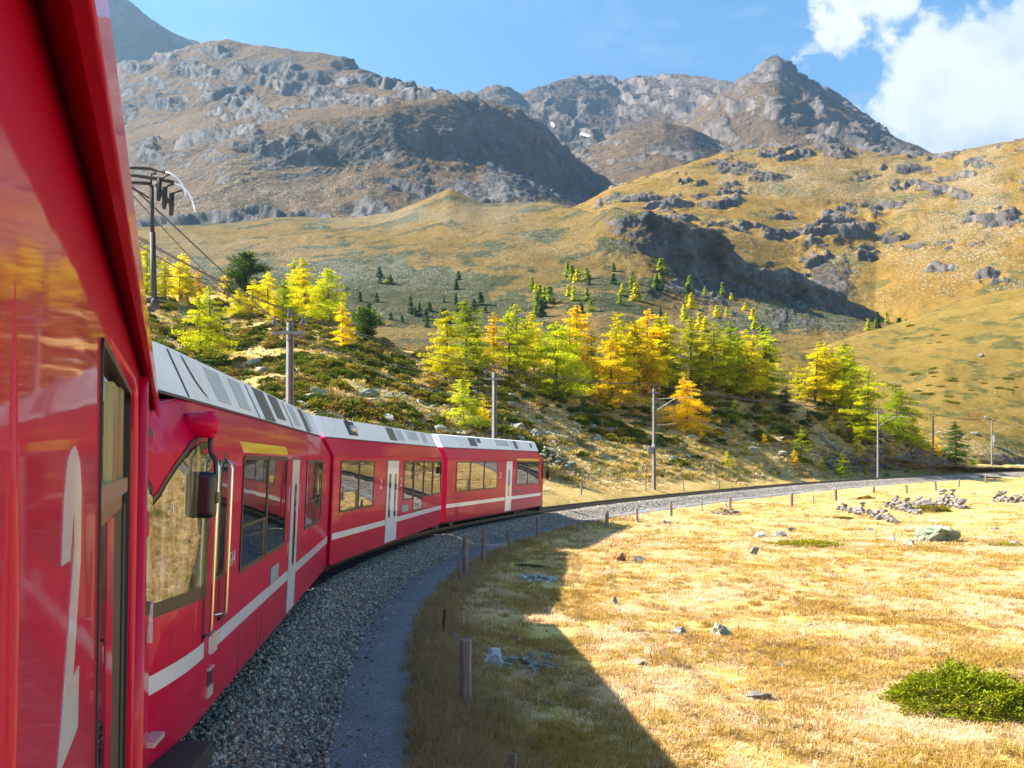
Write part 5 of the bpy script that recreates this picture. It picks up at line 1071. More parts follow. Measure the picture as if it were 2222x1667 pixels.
boulder(1347, 1205, 46, 30, M['orange_rock'], 'rusty orange boulder lying in the sunny grass', 12)
boulder(1386, 1212, 32, 16, M['rock'], 'flat grey stone just right of the rusty orange boulder', 13)
boulder(1652, 1160, 36, 16, M['blue_rock'], 'white sunlit slab touching a darker slab behind the green mat', 14)
boulder(1692, 1158, 42, 18, M['wallstone'], 'purplish dark slab beside the white slab', 15)
boulder(1717, 1148, 22, 10, M['rock'], 'small grey stone behind the purplish slab', 16)
boulder(1638, 1194, 30, 24, M['lichen'], 'pointed grey stone left of the low green mat', 17)
boulder(1478, 1370, 66, 24, M['rock'], 'long low grey rock in the middle of the meadow', 18, sink=.3)
boulder(1566, 1368, 62, 32, M['lichen'], 'craggy grey rock right of the long low rock', 19, sink=.3)
boulder(1655, 1515, 84, 22, M['wallstone'], 'flat dark rock sunk in grass near the bottom of the meadow', 20, sink=.35)
boulder(1938, 1168, 18, 16, M['blue_rock'], 'small white block left of the large green boulder', 21)
boulder(1974, 1178, 42, 16, M['lichen'], 'dark mossy stone between white block and green boulder', 22)
boulder(1334, 1304, 20, 18, M['wallstone'], 'small brown stone standing alone in the grass', 23)
boulder(1697, 1443, 20, 14, M['rock'], 'pale pebble sized stone with green herb beside it', 24)
boulder(1390, 1436, 46, 14, M['rock'], 'flat pale stone just outside the train shadow', 25, sink=.4)
boulder(1500, 1490, 26, 8, M['rock'], 'thin flat stone in grass below the low rocks', 26, sink=.4)
boulder(1840, 1312, 14, 9, M['blue_rock'], 'tiny white stone out on the open meadow', 27)
boulder(1700, 1318, 14, 8, M['rock'], 'tiny grey stone on the open sunny meadow', 28)
boulder(2205, 1177, 26, 8, M['blue_rock'], 'flat white stone above the green patch at right edge', 29)
boulder(2165, 1148, 26, 8, M['rock'], 'low grey stone right of the large green boulder', 30)
boulder(1890, 1150, 20, 9, M['rock'], 'small grey stone behind the mossy stone', 31)
boulder(1447, 1133, 30, 12, M['rock'], 'pale low stone by the fence in the sun', 32)
boulder(1130, 1216, 16, 12, M['wallstone'], 'small pinkish stone in the train shadow', 33)
# heaps and walls: each stone a part
def heap(name, label, cx, cy, rx, ry, n, s_px, meshes, keys=('meadow',), seed=0, cone=0.0, cat='stone heap', line=None, loose=False):
    rs = random.Random(seed); c = ray(cx, cy, keys)
    if c is None: return None
    root = thing(name, label, cat, c); k = 0; tries = 0; sm = s_px/F*c.y
    while k < n and tries < n*6:
        tries += 1
        if line is not None:
            t = rs.random(); px = line[0][0]+(line[1][0]-line[0][0])*t; py = line[0][1]+(line[1][1]-line[0][1])*t
            b = ray(px+rs.gauss(0, .6)*rx*.1, py, keys)
            if b is None: continue
            hh = ry/F*b.y*(1-.6*abs(2*t-1)**2)*(0.7+.3*math.sin(t*17+seed)); lvl = rs.random(); off = (1-lvl)*hh*.45+.1
            p = Vector((b.x+rs.uniform(-1, 1)*off*.5, b.y+rs.uniform(-.6, 1.2)*off, 0)); g = drop(p.x, p.y, keys) or b; p.z = g.z+lvl*hh+sm*.1
        else:
            a = rs.uniform(0, 2*math.pi); q = math.sqrt(rs.random()); X = rx/F*c.y*q*math.cos(a); Yq = rx/F*c.y*.8*q*math.sin(a)
            g = drop(c.x+X, c.y+Yq, keys) or c; lvl = rs.random()*max(0, (1-q))*cone
            p = Vector((c.x+X, c.y+Yq, g.z+lvl*ry/F*c.y*2+sm*.12))
        s = sm*rs.uniform(.6, 1.35); o = obj('stone', meshes[rs.randrange(8)], root, loc=p-c, rot=(rs.uniform(-.5, .5), rs.uniform(-.5, .5), rs.uniform(0, 6.3)), scale=(s*rs.uniform(.9, 1.3), s, s*rs.uniform(.6, .95))); k += 1
    return root
heap('stone_wall', 'tumbled dry stone wall sloping down left of the other walls on the meadow', 1890, 1118, 10, 30, 95, 15, S_WALL, seed=1, line=((1822, 1108), (1948, 1138)), cat='stone wall')
heap('stone_wall', 'short tumbled stone wall, second from left on the meadow', 1955, 1105, 10, 30, 65, 15, S_WALL, seed=2, line=((1920, 1100), (1994, 1118)), cat='stone wall')
heap('stone_wall', 'stone wall fragment with a grey slab between two other walls', 2005, 1100, 10, 24, 45, 14, S_WALL, seed=3, line=((1980, 1096), (2036, 1112)), cat='stone wall')
heap('stone_wall', 'tallest dry stone wall rising out of a green shrub mound', 2062, 1095, 10, 42, 85, 14, S_WALL, seed=4, line=((2035, 1096), (2092, 1105)), cat='stone wall')
heap('stone_wall', 'stone wall at the right edge behind the large boulder', 2190, 1090, 10, 30, 75, 14, S_WALL, seed=5, line=((2158, 1088), (2260, 1100)), cat='stone wall')
heap('stone_heap', 'low heap of grey stones near the fence in the sun', 1575, 1116, 32, 12, 50, 10, S_WALL, seed=6, cone=1.0)
heap('stone_heap', 'shaded heap of bluish stones in the train shadow', 1165, 1258, 45, 10, 34, 15, stones_of(M['blue_rock']), seed=7, cone=.5)
hp = heap('stone_heap', 'heap of mixed stones right of the thick wooden post in shadow', 1130, 1448, 84, 20, 75, 22, stones_of(M['lichen'], seed=2), seed=8, cone=.6)
for (px, py, w, h, m, lab, sd) in ((1073, 1430, 54, 42, 'blue_rock', 'big pale blue rock on the left of the shaded stone heap', 41), (1112, 1430, 22, 16, 'blue_rock', 'round blue grey stone beside the big pale rock', 42), (1150, 1440, 46, 26, 'rock', 'broad grey slab in the centre of the shaded heap', 43), (1158, 1426, 26, 22, 'lichen', 'greenish block behind the broad slab', 44),
                                   (1186, 1428, 28, 18, 'lichen', 'green grey block at the right of the shaded heap', 45), (1193, 1446, 36, 20, 'wallstone', 'pinkish slab at the right front of the shaded heap', 46), (986, 1402, 18, 14, 'blue_rock', 'small pale blue stone left of the thick post', 47), (985, 1386, 34, 18, 'wallstone', 'brown stone at the foot of the dark iron post', 48), (1078, 1446, 14, 11, 'blue_rock', 'little white stone under the big pale blue rock', 49)):
    boulder(px, py, w, h, M[m], lab, sd, sink=.02)
heap('stone_cairn', 'tall heap of pale stones beside the end of the train', 1203, 1008, 40, 26, 130, 11, S_LICH, keys=('knoll',), seed=9, cone=1.25, cat='stone heap')
heap('stone_heap', 'pale rubble tongue in the dark bank below the larches', 1790, 965, 10, 14, 90, 10, S_LICH, keys=('knoll',), seed=10, line=((1772, 945), (1835, 995)), cat='stone heap')

# leafy quads
def leaf_quads(C_, D_, ln, wd, rs):
    """one small quad per leaf clump: centres C_, directions D_"""
    n = len(C_); D_ = D_/(np.linalg.norm(D_, axis=1)[:, None]+1e-9); rnd = rs.normal(size=(n, 3)); S = np.cross(D_, rnd); S /= np.linalg.norm(S, axis=1)[:, None]+1e-9
    ln = ln*rs.uniform(.6, 1.35, n)[:, None]; wd = wd*rs.uniform(.7, 1.3, n)[:, None]
    v = np.stack([C_-D_*ln*.5, C_+S*wd*.5, C_+D_*ln*.5, C_-S*wd*.5], 1).reshape(-1, 3)
    f = np.arange(n*4).reshape(n, 4); return v, f
def larch(seed, h=8.0, rad=.24, dense=1.0, base=.10, droop=.25, trunks=1, flat=False, pine=False):
    rs = np.random.default_rng(seed); tb = MB(); Cs, Ds, Tn = [], [], []
    for tk in range(trunks):
        ox = (tk-(trunks-1)/2)*.9+rs.normal()*.1; oy = rs.normal()*.3; hh = h*(1-.12*tk)
        lean = rs.normal(size=2)*.02; path = [Vector((ox+lean[0]*z*hh+.05*math.sin(z*7+seed), oy+lean[1]*z*hh, z*hh)) for z in np.linspace(-.03, 1, 9)]
        tb.tube(path, [max(.012, .021*hh*(1-.93*t)) for t in np.linspace(0, 1, 9)], 7, cap=True)
        nb = int(105*dense)
        for b in range(nb):
            z = base+(1-base)*(b+rs.random())/nb; z = min(z, .985); a = rs.uniform(0, 6.283)
            if not pine and rs.random() < .16: continue
            env = ((1-z)**.62)*(.55+.45*min(1, (z-base)/.22+.30)); L = 1.55*rad*hh*env*rs.uniform(.45, 1.2)*(1.3 if rs.random() < .14 else 1)
            if pine: L = 1.4*rad*hh*(max(0, 1-((z-.5)/.56)**2))**.6*rs.uniform(.6, 1.1)
            L = max(L, .12); st = path[0].lerp(path[-1], z); st = Vector((np.interp(z, np.linspace(-.03, 1, 9), [p.x for p in path]), np.interp(z, np.linspace(-.03, 1, 9), [p.y for p in path]), z*hh))
            dr = Vector((math.cos(a), math.sin(a), 0)); up = .28*(z-.35)+rs.normal()*.10
            def bp(t): return st+dr*(L*t)+Vector((0, 0, L*(up*t-droop*t*t+.12*t**4)))
            if L > .5: tb.tube([bp(0), bp(.5), bp(1)], [.012+.006*L, .009, .004], 3, cap=False)
            ns = max(5, int((17 if pine else 25)*L/ .9*dense**.3))
            for k in range(ns):
                t = rs.uniform(.12, 1.02); p = bp(t); side = Vector((-dr.y, dr.x, 0)); wsp = L*.20*(1-t*.55)
                for q in range(3 if not pine else 4):
                    off = side*rs.normal()*wsp+Vector((0, 0, rs.normal()*.05*L-.03)); dv = dr*.55+side*rs.normal()*.8+Vector((0, 0, rs.normal()*.3-.12 if not pine else abs(rs.normal())*.5+.2))
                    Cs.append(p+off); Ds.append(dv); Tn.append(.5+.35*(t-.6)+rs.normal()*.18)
    v, f = leaf_quads(np.array([list(c) for c in Cs]), np.array([list(d) for d in Ds]), .225 if not pine else .25, .066 if not pine else .10, rs)
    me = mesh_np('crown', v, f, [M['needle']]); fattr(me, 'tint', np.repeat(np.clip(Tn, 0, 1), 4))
    return tb.mesh('trunk', M['bark']), me, h
print('larch build')
LAR = {'a': larch(1, rad=.25), 'b': larch(2, rad=.21, dense=1.05), 'c': larch(3, rad=.24, trunks=2, dense=.75), 'd': larch(4, rad=.30, base=.06, dense=1.05), 'e': larch(5, rad=.19, dense=.95),
       'f': larch(6, rad=.36, base=.04, droop=.38, dense=1.1), 'p': larch(8, rad=.30, pine=True, dense=1.0, droop=.0, base=.05), 's': larch(9, h=3.0, rad=.26, base=.02, dense=.40, droop=.1), 'g': larch(10, rad=.25, dense=1.0, base=.16), 'w': larch(12, rad=.27, trunks=2, dense=.7, base=.14)}
COLS = {'gold': (.84, .59, .014), 'yellow': (.74, .64, .012), 'lime': (.52, .54, .014), 'green': (.26, .33, .012), 'olive': (.60, .54, .010), 'dark': (.06, .11, .02), 'amber': (.84, .51, .012), 'pale': (.56, .62, .03)}
tree_n = 0
def tree(px, topy, basey, kind, col, label, dfall=115, keys='knoll', group=None, name='larch_tree', minh=None):
    global tree_n; tree_n += 1
    b = on_knoll(px, basey, dfall); h = (basey-topy)/F*b.y; tm, cm_, h0 = LAR[kind]
    root = thing(name, label, 'tree', (b.x, b.y, b.z-.05), (0, 0, tree_n*2.4), group); sc_ = h/h0; root.scale = (sc_*random.uniform(1.16, 1.36), sc_*random.uniform(1.16, 1.36), sc_*1.03)
    o = obj('trunk', tm, root); c = obj('crown', cm_, root); k = random.uniform(.9, 1.1); cc = COLS[col]; c.color = (cc[0]*k, cc[1]*random.uniform(.92, 1.06)*k, cc[2], 1)
    return root
G1 = 'larches on the left shoulder of the knoll'; G2 = 'larches of the middle grove'; G3 = 'larches at the right end of the knoll'
for a in ((322, 533, 655, 'a', 'lime', 'yellow green larch half hidden by the pantograph arm', 132, G1), (388, 548, 652, 'w', 'yellow', 'yellow larch with bare twin stems right of the pantograph', 132, G1), (430, 588, 655, 'e', 'amber', 'small orange larch peeping out behind the yellow twin stemmed larch', 135, G1),
          (448, 617, 787, 'c', 'lime', 'large lime yellow larch standing alone above the front railcar roof', 88, G1), (497, 582, 655, 'e', 'yellow', 'slim yellow larch at the left side of the dark pine', 132, G1),
          (544, 606, 684, 'b', 'yellow', 'short yellow larch below the dark pine', 122, G1), (582, 590, 684, 'd', 'yellow', 'bushy yellow larch between dark pine and the first mast', 122, G1), (614, 606, 702, 'a', 'green', 'darker green larch directly above the first mast', 118, G1),
          (634, 560, 672, 'e', 'lime', 'slender light green larch, back row above the first mast', 128, G1), (668, 562, 692, 'b', 'yellow', 'tall narrow yellow larch, highest of the left group', 122, G1), (650, 588, 686, 'a', 'lime', 'lime larch squeezed behind the tall narrow yellow one', 126, G1), (714, 582, 705, 'd', 'lime', 'broad yellow green larch at the right of the left group', 117, G1),
          (746, 662, 757, 'b', 'gold', 'young golden larch alone on the falling slope', 110, G1),
          (973, 674, 828, 'a', 'olive', 'broad olive yellow larch at the left end of the middle grove', 104, G2), (1016, 652, 814, 'g', 'green', 'tall greenish larch behind the olive one, darkest trunk', 108, G2), (1068, 680, 796, 'e', 'gold', 'narrow golden larch behind the second mast', 110, G2), (1116, 658, 818, 'c', 'lime', 'tall lime larch with two stems right of the second mast', 108, G2),
          (1160, 680, 806, 'b', 'yellow', 'yellow larch tucked behind the big green front larch', 112, G2), (1207, 700, 870, 'd', 'lime', 'big spreading lime green larch in the front of the middle grove', 98, G2), (1252, 664, 826, 'g', 'gold', 'tall golden larch right behind the spreading lime larch', 110, G2), (1285, 720, 840, 'e', 'lime', 'thin lime larch between the two golden ones', 112, G2),
          (1328, 738, 888, 'd', 'gold', 'golden larch with dark stem standing forward in the grove gap', 96, G2), (1362, 680, 842, 'c', 'olive', 'olive yellow twin stem larch behind the forward golden larch', 112, G2), (1407, 672, 836, 'a', 'gold', 'tall golden larch near the third mast top', 115, G2), (1452, 680, 840, 'b', 'lime', 'lime larch just right of the third mast', 115, G2), (1420, 745, 862, 'e', 'amber', 'small orange yellow larch behind the third mast', 105, G2),
          (1460, 766, 862, 'a', 'green', 'small deep green larch right of the third mast', 106, G2), (1503, 690, 838, 'g', 'lime', 'lime larch above the drooping golden larch', 116, G2), (1540, 700, 842, 'c', 'lime', 'two stemmed lime larch right of the drooping golden larch', 118, G2), (1588, 698, 838, 'a', 'green', 'green larch in the back row of the grove', 122, G2), (1617, 714, 858, 'w', 'yellow', 'yellow larch with forked bare stems near the right end of the grove', 118, G2),
          (1652, 714, 858, 'b', 'lime', 'lime larch closing the middle grove on the right', 120, G2), (1637, 770, 862, 'e', 'gold', 'small golden larch in front of the closing lime larch', 116, G2), (1490, 820, 935, 'f', 'gold', 'low broad golden larch with drooping branches right of the third mast', 95, G2), (1006, 820, 932, 'd', 'pale', 'pale green young larch in front, above the far railcar', 80, G2), (1048, 862, 915, 's', 'gold', 'golden sapling close to the pale young larch', 80, G2),
          (1765, 744, 872, 'b', 'yellow', 'yellow larch at the left of the right hand group', 128, G3), (1790, 740, 880, 'e', 'yellow', 'slim yellow larch with visible stem in the right hand group', 128, G3), (1828, 748, 895, 'd', 'lime', 'dense round lime larch in the middle of the right hand group', 128, G3), (1873, 734, 897, 'b', 'lime', 'tall narrow larch at the right of the right hand group', 132, G3), (1728, 790, 866, 's', 'lime', 'leaning small larch left of the right hand group', 127, G3),
          (1953, 836, 958, 'f', 'green', 'green larch with wide low branches on the falling end of the knoll', 140, G3), (2075, 915, 1008, 'a', 'dark', 'dark green conifer at the very end of the knoll', 150, G3)):
    tree(a[0], a[1], a[2], a[3], a[4], a[5], a[6], group=a[7])
for a in ((600, 640, 706, 'b', 'yellow', 'low yellow larch in front of the dark green one above the first mast', 116, G1), (690, 600, 700, 'e', 'olive', 'olive larch between the tall narrow yellow and the broad one', 120, G1), (520, 625, 690, 'd', 'olive', 'squat olive larch in front of the dark round pine', 125, G1), (405, 580, 655, 'a', 'olive', 'olive larch standing beside the yellow twin stemmed larch', 134, G1), (352, 560, 655, 'e', 'yellow', 'slim yellow larch just right of the pantograph arm', 133, G1),
          (1042, 700, 806, 'b', 'lime', 'half hidden lime larch behind the narrow golden one', 113, G2), (1140, 690, 815, 'a', 'lime', 'lime larch filling the gap right of the two stemmed one', 113, G2), (1232, 690, 835, 'c', 'lime', 'lime larch between the spreading one and the tall golden one', 108, G2), (1345, 700, 850, 'b', 'olive', 'olive larch at the back of the grove gap', 114, G2), (1385, 700, 850, 'd', 'yellow', 'yellow larch just left of the third mast top', 112, G2), (1432, 690, 845, 'g', 'yellow', 'yellow larch behind the top of the third mast', 117, G2), (1520, 720, 845, 'b', 'lime', 'lime larch behind the two stemmed lime larch', 120, G2), (1565, 720, 845, 'e', 'lime', 'slim lime larch left of the forked yellow one', 120, G2), (1600, 735, 858, 'd', 'lime', 'bushy lime larch below the forked yellow one', 117, G2), (1668, 745, 862, 'a', 'green', 'green larch on the outer right edge of the grove', 121, G2),
          (1808, 765, 885, 'a', 'yellow', 'yellow larch squeezed into the right hand group', 130, G3), (1850, 770, 898, 'g', 'lime', 'lime larch between the dense round and the tall narrow one', 131, G3)):
    tree(a[0], a[1], a[2], a[3], a[4], a[5], a[6], group=a[7])
tree(527, 556, 660, 'p', 'dark', 'dark green round pine among yellow larches', 132, name='pine_tree'); tree(793, 672, 738, 'p', 'dark', 'dark leaning pine right of the young golden larch', 110, name='pine_tree')
tree(1705, 838, 905, 'a', 'dark', 'dark young conifer below the gap between the groves', 122, name='conifer_tree')
# saplings on the bank
for (px, ty, by, k, col, lab) in ((1735, 925, 985, 's', 'green', 'green sapling left of the rubble tongue'), (1860, 943, 985, 's', 'yellow', 'yellow pointed sapling right of the rubble tongue'), (1725, 975, 1010, 's', 'gold', 'orange yellow sapling at the foot of the bank'), (1822, 985, 1035, 's', 'lime', 'lime bush sapling beside the track at the foot of the bank'), (1580, 978, 1012, 's', 'lime', 'round lime bush on the pale bank right of the third mast'),
                                  (1800, 900, 935, 's', 'yellow', 'small yellow sapling under the right hand group'), (1845, 905, 945, 's', 'lime', 'slim lime sapling under the tall narrow larch'), (1660, 940, 965, 's', 'gold', 'tiny golden sapling on the dark slope'), (1885, 905, 945, 's', 'yellow', 'yellow sapling right below the tall narrow larch'), (2003, 925, 975, 's', 'yellow', 'yellow sapling left of the fifth mast'), (2030, 945, 990, 's', 'gold', 'gold sapling between fifth mast and dark conifer'), (1700, 905, 945, 's', 'dark', 'dark green sapling in the shaded hollow'), (1600, 870, 925, 's', 'green', 'green sapling below the closing larches'),
                                  (1750, 890, 930, 's', 'dark', 'dark sapling on the shaded shoulder'), (1930, 960, 990, 's', 'amber', 'orange sapling on the scree bank'), (1880, 1010, 1030, 's', 'lime', 'tiny lime sapling next to the fourth mast'), (1780, 995, 1020, 's', 'yellow', 'yellow sapling among stones by the rubble foot'), (1620, 960, 985, 's', 'lime', 'little lime sapling above the pale bank'), (1980, 905, 960, 's', 'lime', 'lime sapling behind the wide branched larch'), (2110, 985, 1010, 's', 'green', 'green sapling at the tip of the knoll')):
    tree(px, ty, by, k, col, lab, 115, name='larch_sapling', group='saplings on the bank')
# far slope trees
def lowtree(seed, n=70):
    rs = np.random.default_rng(seed); z = rs.random(n)**1.2*.95+.03; r = .26*(1-z)**.8*np.sqrt(rs.random(n)); a = rs.uniform(0, 6.283, n)
    c = np.stack([r*np.cos(a), r*np.sin(a), z], 1); d = np.stack([np.cos(a), np.sin(a), -.2+0*a], 1); v, f = leaf_quads(c, d, .22, .12, rs)
    me = mesh_np('far_tree', v, f, [M['needle']]); fattr(me, 'tint', np.repeat(np.clip(.5+rs.normal(size=n)*.2, 0, 1), 4)); return me
LOW = [lowtree(50+k, 130) for k in range(5)]
rs_ = random.Random(3)
def fartrees(region, n, cols, label, group, hm, keys=('valley',)):
    k = 0; t = 0
    while k < n and t < n*8:
        t += 1; px = rs_.uniform(region[0], region[2]); py = rs_.uniform(region[1], region[3])
        if len(region) > 4 and (px-region[0])/(region[2]-region[0])*region[4] > (py-region[1])+region[5]: continue
        b = ray(px, py, keys)
        if b is None: continue
        h = rs_.uniform(*hm); o = obj('far_tree', LOW[rs_.randrange(5)], loc=(b.x, b.y, b.z-.2), rot=(0, 0, rs_.uniform(0, 6)), scale=(h*rs_.uniform(.9, 1.6), h*rs_.uniform(.9, 1.6), h))
        tag(o, label, 'tree', group); c = COLS[rs_.choice(cols)]; o.color = (c[0]*.85, c[1]*.85, c[2]*1.3, 1); k += 1
fartrees((1150, 585, 1500, 690), 40, ['dark', 'green', 'lime', 'olive', 'green', 'green'], 'small distant conifer on the sunlit slope above the middle grove', 'distant conifers above the middle grove', (2.6, 6))
fartrees((770, 590, 1060, 720), 34, ['dark', 'dark', 'dark', 'green'], 'small dark conifer on the shaded valley slope left of the middle grove', 'dark conifers on the shaded slope', (2, 4.5))
fartrees((1480, 640, 1700, 740), 16, ['dark', 'lime', 'green', 'yellow'], 'scattered small conifer below the dark crag', 'scattered conifers below the crag', (3, 6))
fartrees((1880, 690, 2020, 720), 7, ['dark', 'green', 'lime'], 'little conifer showing over the crest of the rounded hill', 'conifers at the rounded hill crest', (4, 7))
def zone(px):
    return 'left of the first mast' if px < 629 else 'between the first and second mast' if px < 1073 else 'between the second and third mast' if px < 1419 else 'between the third and fourth mast' if px < 1905 else 'right of the fourth mast'
# shrubs
def shrub(seed, n=1300, flat=.45, lump=.25, ln=.11):
    rs = np.random.default_rng(seed); d = rs.normal(size=(n, 3)); d[:, 2] = np.abs(d[:, 2])*.9; d /= np.linalg.norm(d, axis=1)[:, None]
    r = .5*(1+lump*fbm(d*2.2+seed*3.1, 3)+.5*lump*fbm(d*6+seed, 2))*rs.uniform(.78, 1.02, n); c = d*r[:, None]; c[:, 2] *= flat*2
    dd = d+rs.normal(size=(n, 3))*.7+np.array([0, 0, .3]); v, f = leaf_quads(c, dd, ln, ln*.55, rs)
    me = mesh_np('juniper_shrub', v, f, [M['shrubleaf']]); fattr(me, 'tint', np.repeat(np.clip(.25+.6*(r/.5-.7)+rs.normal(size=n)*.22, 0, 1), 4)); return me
SHR = [shrub(k, 900, .30+.05*(k % 3), .5, .12) for k in range(5)]
def put_shrub(me, p, w, h, label, group=None, col=(.07, .085, .018), name='juniper_shrub', dep=.75):
    o = obj(name, me, loc=(p.x, p.y+w*dep*.4, p.z-.06*h), rot=(0, 0, 0), scale=(w, w*dep, h)); tag(o, label, 'shrub', group); o.color = (*col, 1); return o
BIGS = shrub(77, 20000, .5, .55, .030); MATS = shrub(78, 4200, .5, .5, .05)
b = ray(2140, 1568, ('meadow',)); put_shrub(BIGS, b, 320/F*b.y, 215/F*b.y, 'large bright green juniper bush on the meadow near the bottom right corner', col=(.21, .24, .014), dep=.9)
b = ray(1770, 1192, ('meadow',)); put_shrub(MATS, b, 195/F*b.y, 34/F*b.y, 'long flat yellow green juniper mat in the sunny meadow', col=(.24, .23, .015), dep=.8)
b = ray(2200, 1190, ('meadow',)); put_shrub(MATS, b, 110/F*b.y, 20/F*b.y, 'low olive patch of juniper at the right edge', col=(.24, .21, .02), dep=.8)
b = ray(1830, 1128, ('meadow',)); put_shrub(SHR[0], b, 70/F*b.y, 20/F*b.y, 'dark green mat in front of the leftmost stone wall', col=(.12, .12, .02))
b = ray(1135, 1232, ('meadow',)); put_shrub(SHR[1], b, 85/F*b.y, 14/F*b.y, 'dark low green plant in the train shadow', col=(.07, .10, .02))
b = ray(2030, 1112, ('meadow',)); put_shrub(MATS, b, 90/F*b.y, 34/F*b.y, 'yellow green shrub mound against the tallest stone wall', col=(.20, .17, .015))
b = ray(1885, 1085, ('meadow',)); put_shrub(SHR[2], b, 40/F*b.y, 22/F*b.y, 'small yellow brown bush beside the fence', col=(.20, .15, .02))
b = ray(2150, 1038, ('meadow',)); 
if b: put_shrub(SHR[3], b, 60/F*b.y, 10/F*b.y, 'flat green bush near the path at right', col=(.14, .13, .02))
cnt = 0; rs2 = random.Random(11)
while cnt < 290:
    px = rs2.uniform(330, 2080); py = rs2.uniform(655, 1010); h = ray(px, py, ('knoll',))
    if h is None or h.y > 150: continue
    if px > 1250 and py > 960 and rs2.random() < .75: continue
    if px > 900 and rs2.random() < .25: continue
    nz = float(fbm(np.array([[h.x/16, h.y/16, 3.0]]), 2)[0])
    if nz < -.10: continue
    w = rs2.uniform(1.2, 4.4)*(.7+.3*h.y/90); c = rs2.choice([(.075, .10, .014), (.10, .13, .016), (.14, .155, .018), (.20, .18, .02), (.08, .115, .02)])
    put_shrub(SHR[rs2.randrange(5)], h, w, w*rs2.uniform(.3, .55), 'low dark green juniper mound on the knoll '+zone(px), 'juniper mounds '+zone(px), c); cnt += 1
cnt = 0
LB = [hull_stone(300+k, 13, 1, .8, .7, 1, .09, M['lichen'], 'boulder') for k in range(8)]
while cnt < 270:
    px = rs2.uniform(340, 2060); py = rs2.uniform(650, 1015); dens_ = .25
    if 640 < px < 1320 and 840 < py < 960: dens_ = 1.0
    elif 380 < px < 720 and 690 < py < 860: dens_ = .45
    elif 1240 < px < 1700 and 930 < py < 990: dens_ = .5
    if rs2.random() > dens_: continue
    h = ray(px, py, ('knoll',))
    if h is None or h.y > 150: continue
    s = abs(rs2.gauss(0, .55))+.35
    if rs2.random() < .06: s *= 1.7
    s = min(s, 1.7)
    o = obj('boulder', LB[rs2.randrange(8)], loc=(h.x, h.y, h.z+s*.12), rot=(rs2.uniform(-.3, .3), rs2.uniform(-.3, .3), rs2.uniform(0, 6.3)), scale=(s*1.2, s, s*.8)); tag(o, 'pale lichen covered boulder scattered on the knoll '+zone(px), 'rock', 'knoll boulders '+zone(px)); cnt += 1
for (px, py, w, h, lab, sd) in ((1120, 925, 46, 22, 'large pale boulder behind the far railcar roof', 61), (1158, 940, 50, 20, 'broad pale slab left of the stone cairn', 62), (685, 850, 60, 24, 'long pale green boulder right of the first mast', 63), (625, 868, 46, 34, 'green grey boulder touching the first mast', 64), (850, 795, 28, 22, 'grey boulder on the slope right of the young golden larch', 65), (1250, 895, 36, 16, 'pale flat rock under the middle grove', 66), (1640, 975, 50, 14, 'pale stone row at the foot of the bank', 67), (1215, 945, 50, 16, 'pale slab behind the stone cairn', 68)):
    boulder(px, py, w, h, M['lichen'], lab, sd, keys=('knoll',))
for (px, py, w, h, lab, sd) in ((2160, 955, 24, 34, 'dark upright boulder beside the farthest mast', 71), (2120, 940, 26, 12, 'pale stones left of the farthest mast', 72), (2142, 905, 14, 8, 'small rock on the foot of the rounded hill', 73), (2130, 770, 18, 9, 'grey rock alone on the face of the rounded hill', 74)):
    boulder(px, py, w, h, M['rock'], lab, sd, keys=('round',))
cnt = 0
while cnt < 60:
    px = rs2.uniform(1700, 2222); py = rs2.uniform(700, 960); h = ray(px, py, ('round',))
    if h is None: continue
    if float(fbm(np.array([[h.x/30, h.y/30, 8.0]]), 2)[0]) < -.02: continue
    w = rs2.uniform(1.2, 3.6); put_shrub(SHR[rs2.randrange(5)], h, w, w*.6, 'low olive shrub on the rounded golden hill', 'shrubs on the rounded golden hill', rs2.choice([(.20, .18, .02), (.24, .20, .03), (.16, .17, .02)])); cnt += 1

# ================================================================== FENCE
def post(px, ty, by, wpx, label, m='wood', lean=0.0, square=False, group='fence posts along the path', keys=('meadow',)):
    b = ray(px, by, keys)
    if b is None: return
    if keys[0] == 'meadow':
        s0, i0 = track_sd([b.x], [b.y])
        if s0[0] < 3.95:
            k = 3.95-s0[0]; x, y = b.x+TN[i0[0], 0]*k, b.y+TN[i0[0], 1]*k; b = drop(x, y, keys) or b
    h = (by-ty)/F*b.y; r = wpx/F*b.y/2; mb_ = MB(); n = 6 if square else 8
    path = [Vector((lean*z*h+.012*math.sin(z*5+px), 0, z*h)) for z in (-.2, 0, .3, .6, .85, 1.0)]; mb_.tube(path, [r*1.08, r*1.08, r, r*.98, r*1.02, r*.97], n)
    o = mb_.build('fence_post', M[m]); o.location = b; o.rotation_euler = (0, 0, px*.3); tag(o, label, 'fence post', group)
post(1011, 1388, 1546, 27, 'thick weathered wooden post standing nearest in the grass', square=True)
post(1114, 1636, 1710, 17, 'wooden stake cut off by the bottom of the picture')
post(964, 1322, 1388, 7, 'thin dark iron post behind the thick wooden one', 'rust')
post(928, 1212, 1304, 13, 'straight grey wooden post at the edge of the gravel path')
post(983, 1214, 1262, 8, 'thin crooked stake right of the straight grey post', lean=-.12)
post(1046, 1148, 1222, 10, 'dark round post in front of the middle railcar ballast')
post(1102, 1150, 1190, 6, 'short leaning dark stick between two upright posts', lean=.18)
post(1167, 1122, 1170, 8, 'bleached post in shadow just past the end of the train', lean=.05)
post(1254, 1132, 1158, 4, 'thin low stick at the sunlit edge of the shadow')
post(1317, 1109, 1148, 8, 'first sunlit post right of the train shadow')
post(1382, 1103, 1134, 6, 'second sunlit post, thinner, right of the train')
post(1456, 1087, 1121, 7, 'third sunlit post by the pale path')
post(1523, 1086, 1108, 3, 'thin stick leaning next to the pale path', lean=.15)
